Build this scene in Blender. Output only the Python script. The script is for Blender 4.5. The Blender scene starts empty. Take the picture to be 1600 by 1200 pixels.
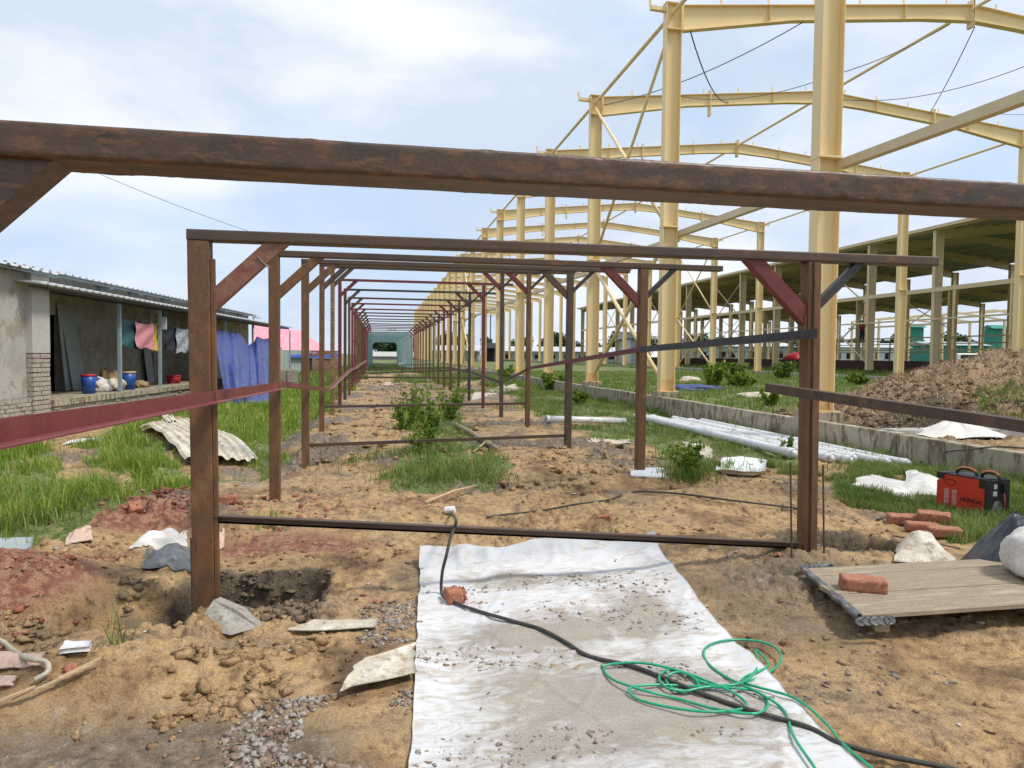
import bpy, math, random
import numpy as np
from mathutils import Vector, Matrix
random.seed(7); RNG = np.random.default_rng(11)
S = bpy.context.scene
COL = S.collection
R = math.radians
# ------------------------------------------------------------------ camera
F, CX, CY = 1109.0, 800.0, 600.0         # focal length / centre for a 1600 px wide picture
H = 1.45                                 # eye height
VPX, VPY, ROLL = 592.0, 553.0, 0.010     # vanishing point of the corridor (+Y), horizon slope
def _basis():
    y = np.array([VPX-CX, -(VPY-CY), -F]); y /= np.linalg.norm(y)       # world +Y in camera axes
    h = np.array([1.0, -ROLL, 0.0])                                      # a horizon direction
    z = np.cross(h, y); z /= np.linalg.norm(z)
    if z[1] < 0: z = -z
    x = np.cross(y, z)
    return x, y, z
BX, BY, BZ = _basis()
M3 = np.array([BX, BY, BZ])              # rows: world axes in camera axes -> camera-to-world
cam = bpy.data.cameras.new('camera'); camo = bpy.data.objects.new('camera', cam); COL.objects.link(camo)
camo.matrix_world = Matrix.Translation((0, 0, H)) @ Matrix([[float(v) for v in r] for r in M3]).to_4x4()
cam.sensor_width = 36; cam.lens = 36*F/1600; cam.clip_end = 6000; cam.clip_start = 0.05
S.camera = camo
# ------------------------------------------------------------------ world, sun, exposure
SUN_EL, SUN_AZ = 58.0, 118.0            # azimuth clockwise from +Y
w = bpy.data.worlds.new('World'); S.world = w; w.use_nodes = True
nt = w.node_tree; N = nt.nodes; L = nt.links; N.clear()
out = N.new('ShaderNodeOutputWorld'); bg = N.new('ShaderNodeBackground')
sky = N.new('ShaderNodeTexSky'); sky.sky_type = 'NISHITA'; sky.sun_disc = False
sky.sun_elevation = R(SUN_EL); sky.sun_rotation = R(SUN_AZ); sky.dust_density = 2.0
tc = N.new('ShaderNodeTexCoord'); mp = N.new('ShaderNodeMapping'); mp.inputs['Scale'].default_value = (1, 1, 2.6)
mp.inputs['Location'].default_value = (3.1, 0.4, 0.2)
L.new(tc.outputs['Generated'], mp.inputs['Vector'])
n1 = N.new('ShaderNodeTexNoise'); n1.inputs['Scale'].default_value = 1.9; n1.inputs['Detail'].default_value = 8; n1.inputs['Roughness'].default_value = .52
n1.inputs['Distortion'].default_value = .35
L.new(mp.outputs[0], n1.inputs['Vector'])
cr = N.new('ShaderNodeValToRGB'); cr.color_ramp.elements[0].position = .38; cr.color_ramp.elements[1].position = .55
cr.color_ramp.elements[0].color = (.34, .34, .34, 1); cr.color_ramp.elements[1].color = (1, 1, 1, 1)
L.new(n1.outputs['Fac'], cr.inputs['Fac'])
n2 = N.new('ShaderNodeTexNoise'); n2.inputs['Scale'].default_value = 2.3; n2.inputs['Detail'].default_value = 10; n2.inputs['Roughness'].default_value = .56; n2.inputs['Distortion'].default_value = .25
mp2 = N.new('ShaderNodeMapping'); mp2.inputs['Scale'].default_value = (1, 1, 2.2); mp2.inputs['Location'].default_value = (7.7, 2.3, 1.1)
L.new(tc.outputs['Generated'], mp2.inputs['Vector']); L.new(mp2.outputs[0], n2.inputs['Vector'])
cl = N.new('ShaderNodeValToRGB'); e = cl.color_ramp.elements
e[0].position = .42; e[0].color = (4.5, 5.15, 6.1, 1); e[1].position = .62; e[1].color = (6.5, 6.8, 7.3, 1)
L.new(n2.outputs['Fac'], cl.inputs['Fac'])
tint = N.new('ShaderNodeMix'); tint.data_type = 'RGBA'; tint.blend_type = 'MIX'; tint.inputs['Factor'].default_value = .82
tint.inputs[7].default_value = (3.7, 4.9, 6.7, 1)
L.new(sky.outputs[0], tint.inputs[6])
mx = N.new('ShaderNodeMix'); mx.data_type = 'RGBA'
L.new(cr.outputs[0], mx.inputs['Factor']); L.new(tint.outputs[2], mx.inputs[6]); L.new(cl.outputs[0], mx.inputs[7])
L.new(mx.outputs[2], bg.inputs['Color']); bg.inputs['Strength'].default_value = .10
L.new(bg.outputs[0], out.inputs['Surface'])
sl = bpy.data.lights.new('sun', 'SUN'); sl.energy = 2.2; sl.angle = R(10); sl.color = (1, .95, .87)
so = bpy.data.objects.new('sun', sl); COL.objects.link(so)
sd = Vector((math.sin(R(SUN_AZ))*math.cos(R(SUN_EL)), math.cos(R(SUN_AZ))*math.cos(R(SUN_EL)), math.sin(R(SUN_EL))))
so.rotation_euler = sd.to_track_quat('Z', 'Y').to_euler(); so.location = (0, 0, 30)
S.view_settings.view_transform = 'Standard'; S.view_settings.look = 'None'
S.view_settings.exposure = 0.62; S.view_settings.gamma = 1
# ------------------------------------------------------------------ projection helpers (photo pixels, 1600 x 1200)
def ray(px, py):
    return np.array([px-CX, -(py-CY), -F]) @ M3.T
def atY(px, py, Y):
    d = ray(px, py); t = Y/d[1]; return Vector((d[0]*t, Y, H+d[2]*t))
def atX(px, py, X):
    d = ray(px, py); t = X/d[0]; return Vector((X, d[1]*t, H+d[2]*t))
def atZ(px, py, z=0.0):
    d = ray(px, py); t = (z-H)/d[2]; return Vector((d[0]*t, d[1]*t, z))
def atD(px, py, D):                      # at camera depth D
    d = ray(px, py)/F*D; return Vector((d[0], d[1], H+d[2]))
def project(x, y, z):
    v = np.stack([x, y, z-H], -1) @ M3
    zz = np.maximum(-v[..., 2], 1e-3)
    return CX+F*v[..., 0]/zz, CY-F*v[..., 1]/zz, -v[..., 2]
# ------------------------------------------------------------------ noise
def _h(ix, iy, s):
    n = (ix.astype(np.int64)*374761393 + iy.astype(np.int64)*668265263 + s*1442695041) & 0xffffffff
    n = ((n ^ (n >> 13))*1274126177) & 0xffffffff
    return ((n ^ (n >> 16)) & 0xffff)/65535.0
def vn(x, y, s=0):
    x = np.asarray(x, float); y = np.asarray(y, float)
    ix = np.floor(x); iy = np.floor(y); fx = x-ix; fy = y-iy
    fx = fx*fx*(3-2*fx); fy = fy*fy*(3-2*fy)
    a = _h(ix, iy, s); b = _h(ix+1, iy, s); c = _h(ix, iy+1, s); d = _h(ix+1, iy+1, s)
    return (a+(b-a)*fx)*(1-fy)+(c+(d-c)*fx)*fy-.5
def fbm(x, y, o=4, s=0, g=.5):
    r = 0; a = 1; f = 1
    for i in range(o):
        r = r+a*vn(x*f+i*17.3, y*f-i*9.1, s+i); a *= g; f *= 2.03
    return r
def cell(x, y, s=0):
    x = np.asarray(x, float); y = np.asarray(y, float); ix = np.floor(x); iy = np.floor(y)
    best = np.full(x.shape, 9.0); rid = np.zeros(x.shape)
    for dx in (-1, 0, 1):
        for dy in (-1, 0, 1):
            a, b = ix+dx, iy+dy; d = np.hypot(a+_h(a, b, s)-x, b+_h(a, b, s+3)-y); k = d < best
            best = np.where(k, d, best); rid = np.where(k, _h(a, b, s+5), rid)
    return best, rid
def clods(x, y, f, s):
    w = .25*vn(x*f*1.7, y*f*1.7, s); d, q = cell(x*f+w, y*f-w, s)
    return (q**2.2)*np.clip(1.15-1.5*d*d, 0, 1)**.7
def sst(a, b, x):
    t = np.clip((x-a)/(b-a), 0, 1); return t*t*(3-2*t)
# ------------------------------------------------------------------ masks on the ground
def inpoly(px, py, poly):
    r = np.zeros(px.shape, bool); n = len(poly); j = n-1
    for i in range(n):
        xi, yi = poly[i]; xj, yj = poly[j]
        c = ((yi > py) != (yj > py)) & (px < (xj-xi)*(py-yi)/((yj-yi) if yj != yi else 1e-9)+xi)
        r ^= c; j = i
    return r
GL = [(-900, 630), (300, 622), (430, 606), (500, 575), (545, 572), (522, 640), (482, 662), (444, 700), (424, 724), (340, 735), (300, 738), (235, 765), (190, 800), (140, 835), (60, 850), (0, 858), (-900, 960)]
GP = [(150, 646), (250, 640), (120, 700), (205, 748), (120, 752), (70, 700), (-60, 690), (-300, 690), (-300, 660)]
GM = [(618, 640), (715, 640), (745, 700), (795, 740), (765, 765), (615, 768), (600, 740), (645, 700)]
GM2 = [(745, 582), (900, 596), (1240, 676), (1252, 745), (1130, 752), (1048, 750), (1018, 690), (930, 690), (835, 645), (790, 610)]
GR = [(1300, 742), (1380, 700), (1600, 700), (2600, 700), (2600, 900), (1620, 872), (1500, 855), (1400, 812), (1310, 800)]
GF = [(445, 572), (760, 572), (760, 586), (740, 600), (560, 596), (500, 600)]
EXCL = [[(214, 676), (290, 734), (408, 726), (300, 658), (262, 652)], [(1330, 770), (1428, 793), (1445, 768), (1352, 746)], [(1408, 776), (1466, 786), (1470, 758), (1420, 742)], [(1085, 724), (1124, 724), (1110, 699), (1064, 690)], [(1118, 750), (1198, 748), (1200, 730), (1126, 724)], [(733, 630), (815, 610), (808, 598), (740, 610)], [(853, 670), (976, 670), (976, 655), (853, 655)], [(1465, 806), (1570, 806), (1570, 800), (1465, 800)]]
def grass_mask(x, y):
    wx = x+.5*vn(x*2.2, y*2.2, 5)+.25*vn(x*7, y*7, 6); wy = y+.5*vn(x*2.2, y*2.2, 8)*1.2
    px, py, d = project(wx, wy, np.zeros_like(wx))
    m = inpoly(px, py, GL) & ~inpoly(px, py, GP)
    m |= inpoly(px, py, GM) | inpoly(px, py, GM2) | inpoly(px, py, GR)
    m &= (d > 1) & (x < 7.2)
    for ex in EXCL: m &= ~inpoly(px, py, ex)
    far = (y > 26) & (x < 7.2) & (fbm(x*.8, y*.5, 3, 31) > -.05) & ~((x > -.9) & (x < 2.9) & (y < 62) & (fbm(x*.9, y*.4, 3, 37) < .16))
    m |= far
    yard = (x >= 7.38) & (fbm(x*.45, y*.3, 3, 33) > -.42)
    dm = ((x-13.4)/4.6)**2+((y-11.5)/3.9)**2
    yard &= (dm > 1.0) & ~((x < 10.6) & (y < 12.5))
    m |= yard
    m |= (x < -3.2) & (y < 9) & (y > -30) & (d < 1)
    return m
def gauss(x, y, cx, cy, rx, ry, p=2):
    return np.exp(-(np.abs((x-cx)/rx)**p+np.abs((y-cy)/ry)**p))
def gz0(x, y):
    """ground height without the fine relief"""
    x = np.asarray(x, float); y = np.asarray(y, float)
    z = .10*fbm(x*.7, y*.7, 3, 1)*sst(3, 6, y)+.035*fbm(x*2.2, y*2.2, 3, 4)
    z = z+.10*gauss(x, y, 2.6, 4.4, 1.4, 1.0)                        # rise under the right post of frame one
    z = z-.26*gauss(x, y, -1.4, 9.7, 1.6, 1.6)                       # wet dip on the left
    z = z+.26*gauss(x, y, -2.35, 4.45, .75, .62)+.14*gauss(x, y, -3.0, 3.9, .7, .6)   # red soil heap
    z = z+.13*gauss(x, y, -2.0, 6.6, .8, .35)
    z = z+.12*gauss(x, y, -1.1, 3.35, .6, .25)+.08*gauss(x, y, .2, 6.3, 1.2, .5)
    z = z+.16*gauss(x, y, 3.0, 7.3, 1.1, .45)+.13*gauss(x, y, 1.7, 8.7, 1.1, .4)+.12*gauss(x, y, 3.3, 6.3, .9, .5)
    z = z+.15*gauss(x, y, 2.4, 12.8, .8, .7)
    z = z-.10*sst(8, 12, y)*gauss(x, y, 6.8, 10, .9, 9)
    wob = .10*fbm(x*4.5, y*4.5, 3, 12)
    # hole beside the left post of frame one
    q = np.maximum(np.abs(x+.74)/.41, np.abs(y-4.48)/.32)+wob*2.0
    z = z-.46*(1-sst(.82, 1.04, q))
    q = np.maximum(np.abs(x+1.30)/.30, np.abs(y-4.18)/.30)+wob*1.6
    z = z-.17*(1-sst(.6, 1.15, q))
    # hole beside the right post
    q = np.maximum(np.abs(x-3.35)/.52, np.abs(y-4.72)/.30)+wob*1.6
    z = z-.40*(1-sst(.8, 1.06, q))
    # yard behind the kerb wall
    yd = sst(7.22, 7.34, x); z = z*(1-yd)+yd*(.33+.05*fbm(x*.5, y*.5, 3, 21))
    # excavation and heap in the yard
    z = z-.32*yd*gauss(x, y, 9.0, 10.6, 1.3, 1.5, 4)
    d = np.sqrt(((x-13.6)/4.7)**2+((y-12.4)/3.9)**2)
    hp = np.clip(1-d+.20*fbm(x*.8, y*.8, 4, 24), 0, 1)
    z = z+yd*1.55*hp**.9*(1+.25*fbm(x*1.3, y*1.3, 3, 44))
    far = sst(60, 200, np.hypot(x, y))
    return z*(1-far)+.1*far
def gz(x, y):
    x = np.asarray(x, float); y = np.asarray(y, float)
    z = gz0(x, y)
    near = 1-sst(14, 40, y)
    rough = .35+.65*sst(-.15, .25, fbm(x*1.1, y*1.1, 3, 52))
    smooth = gauss(x, y, .65, 3.3, 1.0, 1.7, 4)
    smooth = np.clip(smooth+.75*gauss(x, y, 2.4, 2.9, 1.3, .8, 3)+.6*gauss(x, y, -.6, 3.0, .7, .4, 3), 0, 1)
    rough = rough*(1-.85*smooth)
    a = fbm(x*7, y*7, 4, 61)
    clod = np.zeros_like(z); nk = (y > .5) & (y < 20) & (np.abs(x) < 9)
    if nk.any(): clod[nk] = .55*clods(x[nk], y[nk], 8, 66)+.45*clods(x[nk], y[nk], 19, 68)
    mud = sst(.02, .25, fbm(x*.9+7, y*.9, 3, 57))
    hol = gauss(x, y, -.66, 4.5, .7, .5, 4)+gauss(x, y, 3.35, 4.7, .7, .5, 4)+gauss(x, y, -1.3, 4.2, .6, .5, 4)
    z = z+near*(rough+.5*hol)*(.038*a+.058*clod)+near*(.006+.010*rough)*fbm(x*30, y*30, 3, 71)+near*mud*sst(4.5, 6, y)*(.07*np.maximum(fbm(x*4.5, y*4.5, 4, 73), -.1)+.06*clod)
    red = gauss(x, y, -2.6, 4.3, 1.1, .8)+gauss(x, y, -2.0, 6.5, 1.0, .45)
    z = z+near*red*(.05*fbm(x*9, y*9, 4, 81)+.05*clod)
    hp = (x > 7.4)*np.exp(-(((x-13.4)/4.6)**2+((y-12)/4.2)**2)**2)
    z = z+hp*.16*fbm(x*3.5, y*3.5, 4, 91)
    return z
def g(x, y): return float(gz(np.array([x]), np.array([y]))[0])
def gnd(px, py, off=0.0):
    """point of the ground seen at a photo pixel"""
    d = ray(px, py); z = 0.0
    ts = np.linspace(1.0, 60, 3000)/np.hypot(d[0], d[1])
    X = d[0]*ts; Y = d[1]*ts; Z = H+d[2]*ts
    hgt = gz0(X, Y); i = np.argmax(Z < hgt)
    if not (Z < hgt).any(): return atZ(px, py, 0)
    return Vector((X[i], Y[i], float(gz(X[i:i+1], Y[i:i+1])[0])+off))
# ------------------------------------------------------------------ materials
MATS = {}
def newmat(name):
    m = bpy.data.materials.new(name); m.use_nodes = True
    return m, m.node_tree.nodes, m.node_tree.links, m.node_tree.nodes['Principled BSDF']
def ramp(N, L, src, stops):
    r = N.new('ShaderNodeValToRGB'); el = r.color_ramp.elements
    while len(el) < len(stops): el.new(.5)
    for e, (p, c) in zip(el, stops):
        e.position = p; e.color = (*c, 1) if len(c) == 3 else c
    L.new(src, r.inputs['Fac']); return r.outputs[0]
def noise(N, L, vec, scale, detail=5, rough=.55, dist=0, stretch=None):
    if stretch:
        m = N.new('ShaderNodeMapping'); m.inputs['Scale'].default_value = stretch; L.new(vec, m.inputs['Vector']); vec = m.outputs[0]
    n = N.new('ShaderNodeTexNoise'); n.inputs['Scale'].default_value = scale; n.inputs['Detail'].default_value = detail
    n.inputs['Roughness'].default_value = rough; n.inputs['Distortion'].default_value = dist; L.new(vec, n.inputs['Vector']); return n.outputs['Fac']
def mixc(N, L, fac, a, b, mode='MIX'):
    m = N.new('ShaderNodeMix'); m.data_type = 'RGBA'; m.blend_type = mode
    for s, i in ((fac, 0), (a, 6), (b, 7)):
        if isinstance(s, (int, float)): m.inputs[i].default_value = s
        elif isinstance(s, tuple): m.inputs[i].default_value = (*s, 1)
        else: L.new(s, m.inputs[i])
    return m.outputs[2]
def bump(N, L, b, src, dist=.01, strength=.6):
    bp = N.new('ShaderNodeBump'); bp.inputs['Distance'].default_value = dist; bp.inputs['Strength'].default_value = strength
    L.new(src, bp.inputs['Height']); L.new(bp.outputs[0], b.inputs['Normal'])
def weathered(name, c1, c2, c3=None, scale=6, rough=.7, spots=.62, spot_col=None, bdist=.003, stretch=None, metal=0, wcoord=True, fine=60, fa=1.0):
    m, N, L, b = newmat(name)
    if wcoord:
        ge = N.new('ShaderNodeNewGeometry'); vec = ge.outputs['Position']
    else:
        t = N.new('ShaderNodeTexCoord'); vec = t.outputs['Object']
    a = noise(N, L, vec, scale, 6, .6, .3, stretch)
    stops = [(.33, c1), (.5, c2), (.68, c3 or c1)]
    col = ramp(N, L, a, stops)
    f = noise(N, L, vec, fine, 4, .6)
    if spot_col:
        s = noise(N, L, vec, scale*3.1, 6, .65, .2, stretch)
        sf = ramp(N, L, s, [(spots-.05, (0, 0, 0)), (spots+.03, (1, 1, 1))])
        col = mixc(N, L, sf, col, spot_col)
    fc = ramp(N, L, f, [(.25, (1-.22*fa,)*3), (.75, (1+.16*fa,)*3)])
    col = mixc(N, L, 1.0, col, fc, 'MULTIPLY')
    L.new(col, b.inputs['Base Color']); b.inputs['Roughness'].default_value = rough; b.inputs['Metallic'].default_value = metal
    mxh = N.new('ShaderNodeMath'); mxh.operation = 'ADD'; L.new(a, mxh.inputs[0]); L.new(f, mxh.inputs[1])
    bump(N, L, b, mxh.outputs[0], bdist, .7)
    MATS[name] = m; return m
M_RUST = weathered('rusty_steel', (.19, .085, .03), (.12, .058, .026), (.25, .125, .048), 7, .62, .66, (.075, .045, .032), .002, (1, 1, .30))
M_RUST2 = weathered('rusty_steel_dark', (.10, .055, .030), (.065, .042, .029), (.145, .076, .036), 6, .55, .62, (.035, .028, .027), .002, (1, 1, .5))
M_BEAM = weathered('beam_scale', (.070, .042, .028), (.092, .053, .031), (.050, .037, .029), 5, .5, .66, (.16, .07, .03), .002, (.35, 1, 1))
M_NEAR = weathered('pitted_beam', (.050, .032, .022), (.085, .046, .025), (.038, .029, .023), 13, .45, .56, (.135, .062, .029), .0012, (.45, 1, 1.3), fine=110)
M_DARK = weathered('mill_scale_steel', (.045, .042, .042), (.032, .030, .031), (.07, .05, .042), 9, .45, .68, (.14, .07, .03), .001)
M_RED = weathered('red_primer', (.17, .028, .028), (.13, .024, .025), (.20, .042, .038), 6, .5, .66, (.09, .04, .03), .001)
M_REDF = weathered('worn_red_primer', (.21, .055, .045), (.24, .12, .075), (.19, .04, .038), 9, .5, .62, (.15, .085, .05), .001)
M_REDL = weathered('red_primer_angle', (.20, .040, .042), (.16, .032, .034), (.24, .06, .058), 3, .45, .72, (.30, .14, .12), .0008)
M_REDL2 = weathered('faded_primer_bar', (.26, .12, .09), (.20, .08, .065), (.30, .15, .11), 3, .5, None or .8, (.12, .05, .04), .0008)
M_BAND = weathered('ochre_post', (.22, .13, .045), (.17, .095, .035), (.30, .20, .07), 3, .6, .60, (.42, .32, .15), .002, (.2, .2, 4))
M_WELD = weathered('weld_bead', (.10, .08, .07), (.17, .14, .12), (.05, .04, .04), 40, .4, None or .9, (.2, .2, .2), .002)
M_YEL = weathered('cream_paint', (.78, .595, .295), (.81, .63, .33), (.75, .565, .28), 1.0, .42, .74, (.64, .47, .24), .0003, (1, 1, .4), fine=25, fa=.25)
M_YEL2 = weathered('cream_paint_pale', (.66, .52, .30), (.62, .49, .29), (.70, .56, .34), 1.2, .5, .74, (.5, .38, .22), .0006)
M_STAIN = weathered('rust_streaked_paint', (.74, .54, .25), (.66, .44, .18), (.76, .57, .28), 7, .5, .64, (.20, .085, .03), .001, (1, 1, .18))
M_CONC = weathered('kerb_concrete', (.33, .28, .19), (.41, .36, .27), (.24, .19, .12), 2.8, .85, .55, (.17, .13, .075), .004, (1, 1, .35))
M_CONC2 = weathered('grey_concrete', (.40, .39, .36), (.33, .32, .29), (.46, .45, .42), 4, .85, .62, (.25, .24, .21), .004)
M_PLAST = weathered('grey_render', (.42, .405, .36), (.33, .315, .27), (.46, .445, .40), .9, .9, .56, (.29, .26, .21), .002)
M_PLAST2 = weathered('pale_render', (.42, .41, .37), (.46, .45, .41), (.37, .35, .31), 1.2, .9, .66, (.33, .30, .25), .002)
M_BRICKW = weathered('weathered_brick', (.30, .225, .18), (.36, .28, .23), (.27, .24, .21), 6, .9, .52, (.42, .39, .35), .004)
M_BRICK = weathered('red_brick', (.32, .11, .06), (.38, .15, .085), (.25, .09, .055), 16, .9, .60, (.44, .27, .19), .004)
M_MORT = weathered('mortar', (.33, .31, .27), (.27, .25, .21), (.38, .36, .32), 8, .95, .6, (.20, .17, .13), .004)
M_WOOD = weathered('weathered_plank', (.33, .265, .18), (.27, .21, .14), (.40, .33, .235), 3, .8, .64, (.19, .16, .13), .0015, (.9, 9, 9))
M_PWOOD = weathered('pale_wood', (.52, .38, .22), (.46, .32, .17), (.58, .44, .28), 5, .75, .66, (.35, .24, .13), .001, (1, 6, 6))
M_PVC = weathered('white_pvc', (.72, .72, .73), (.66, .66, .65), (.76, .76, .76), 2, .4, .62, (.42, .38, .29), .0005)
M_SACK = weathered('white_sack', (.72, .70, .66), (.62, .58, .52), (.80, .79, .77), 5, .65, .68, (.42, .35, .26), .002)
M_SACKG = weathered('muddy_sheet', (.60, .55, .46), (.48, .42, .32), (.68, .64, .56), 5, .7, .58, (.34, .26, .17), .003)
M_PINKS = weathered('pink_cloth', (.60, .42, .34), (.52, .36, .28), (.66, .50, .42), 6, .8, .6, (.34, .24, .16), .002)
M_BLKPL = weathered('black_plastic', (.016, .018, .026), (.03, .032, .042), (.01, .011, .016), 8, .32, .8, (.10, .09, .08), .002)
M_GREYPL = weathered('grey_plastic', (.16, .165, .16), (.09, .095, .10), (.24, .24, .23), 8, .4, .62, (.03, .03, .035), .003)
M_BLUE = weathered('blue_tarpaulin', (.018, .036, .20), (.03, .052, .23), (.013, .022, .10), 1.6, .5, .58, (.08, .09, .16), .002)
M_CABLE = weathered('black_rubber', (.035, .032, .028), (.055, .05, .042), (.03, .027, .024), 9, .55, .66, (.13, .10, .07), .0005)
M_HOSE = weathered('green_hose', (.012, .30, .15), (.015, .36, .18), (.010, .25, .12), 8, .3, .8, (.10, .25, .12), .0003)
M_HOSE2 = weathered('pale_hose', (.50, .46, .36), (.42, .37, .28), (.55, .50, .42), 8, .5, .7, (.3, .25, .18), .0003)
M_SHEET = weathered('grey_roof_sheet', (.36, .41, .40), (.32, .37, .36), (.40, .45, .44), 1.5, .45, .72, (.28, .30, .28), .001)
M_ROOFW = weathered('white_roof_sheet', (.56, .58, .60), (.48, .50, .52), (.62, .64, .66), 1.5, .4, .74, (.50, .40, .33), .001)
M_RSHEET = weathered('stained_fibre_sheet', (.62, .58, .48), (.52, .46, .35), (.68, .65, .58), 3, .7, .60, (.36, .25, .14), .002)
M_TEAL = weathered('teal_cladding', (.60, .72, .73), (.54, .67, .68), (.66, .77, .78), .6, .45, .75, (.33, .45, .47), .001)
M_DUMMY = None
M_DROOF = weathered('dark_roof_underside', (.46, .45, .38), (.38, .38, .32), (.52, .50, .43), .7, .7, .7, (.17, .15, .10), .001)
M_STEELB = weathered('blue_grey_steel', (.30, .38, .40), (.26, .34, .36), (.34, .42, .44), 3, .45, .76, (.2, .2, .18), .0005)
M_PINK = weathered('pink_tarpaulin', (.72, .22, .28), (.78, .30, .36), (.66, .18, .24), 1.0, .55, .60, (.80, .45, .48), .004)
M_WALLRB = weathered('board_wall', (.24, .11, .085), (.17, .085, .07), (.30, .15, .11), 1.4, .8, .58, (.12, .09, .08), .003, (1, 1, 5))
M_WRED = weathered('red_enamel', (.62, .045, .022), (.58, .042, .022), (.66, .055, .028), 4, .35, .76, (.40, .05, .03), .0003)
M_WBLK = weathered('black_enamel', (.014, .014, .015), (.02, .02, .02), (.011, .011, .012), 6, .4, .78, (.06, .055, .05), .0004)
M_ORNG = weathered('orange_grip', (.50, .17, .07), (.42, .13, .05), (.55, .20, .09), 10, .5, .7, (.2, .08, .04), .0004)
def plain(name, c, rough=.6, var=.12, scale=8):
    return weathered(name, c, tuple(v*(1-var) for v in c), tuple(min(1, v*(1+var)) for v in c), scale, rough, .8, tuple(v*.75 for v in c), .0008)
M_WHT = plain('white_paint', (.75, .76, .76)); M_GRN = plain('green_netting', (.02, .22, .16)); M_TEALD = plain('teal_cloth', (.025, .085, .11))
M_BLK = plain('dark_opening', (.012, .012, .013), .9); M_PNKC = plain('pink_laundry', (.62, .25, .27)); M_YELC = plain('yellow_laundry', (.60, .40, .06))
M_BLKC = plain('black_laundry', (.02, .02, .03)); M_CHK = weathered('checked_laundry', (.05, .06, .08), (.35, .38, .42), (.5, .52, .55), 22, .8, .6, (.06, .07, .10), .001)
M_BLUEB = plain('blue_plastic', (.02, .08, .35), .4); M_REDB = plain('red_plastic', (.50, .03, .04), .4); M_SKIN = plain('skin', (.22, .12, .08))
M_STRAW = plain('straw_sacking', (.38, .25, .13), .9, .3, 20); M_LABEL = plain('grey_label', (.5, .5, .5)); M_SILV = plain('bright_metal', (.55, .56, .56), .35)
def leafmat(name, c1, c2, c3, tr=.25):
    m, N, L, b = newmat(name)
    ge = N.new('ShaderNodeNewGeometry'); a = noise(N, L, ge.outputs['Position'], 2.2, 4, .6)
    rnd = N.new('ShaderNodeMath'); rnd.operation = 'ADD'; r2 = N.new('ShaderNodeMath'); r2.operation = 'MULTIPLY_ADD'
    L.new(ge.outputs['Random Per Island'], r2.inputs[0]); r2.inputs[1].default_value = .42; r2.inputs[2].default_value = -.21
    L.new(a, rnd.inputs[0]); L.new(r2.outputs[0], rnd.inputs[1])
    col = ramp(N, L, rnd.outputs[0], [(.28, c1), (.5, c2), (.74, c3)])
    L.new(col, b.inputs['Base Color']); b.inputs['Roughness'].default_value = .55
    t = N.new('ShaderNodeBsdfTranslucent'); L.new(col, t.inputs['Color'])
    ms = N.new('ShaderNodeMixShader'); ms.inputs[0].default_value = tr
    L.new(b.outputs[0], ms.inputs[1]); L.new(t.outputs[0], ms.inputs[2]); L.new(ms.outputs[0], N['Material Output'].inputs['Surface'])
    return m
M_GRASS = leafmat('grass_blades', (.12, .225, .018), (.22, .34, .03), (.42, .44, .10), .4)
M_GRASSD = leafmat('yard_grass_blades', (.085, .165, .022), (.16, .25, .038), (.34, .33, .11), .4)
M_WEED = leafmat('weed_leaves', (.055, .13, .014), (.14, .24, .022), (.34, .39, .04), .4)
M_TREE = leafmat('tree_leaves', (.022, .05, .018), (.04, .085, .028), (.075, .12, .04), .2)
M_BARK = plain('bark', (.12, .085, .055), .9, .3)
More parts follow.
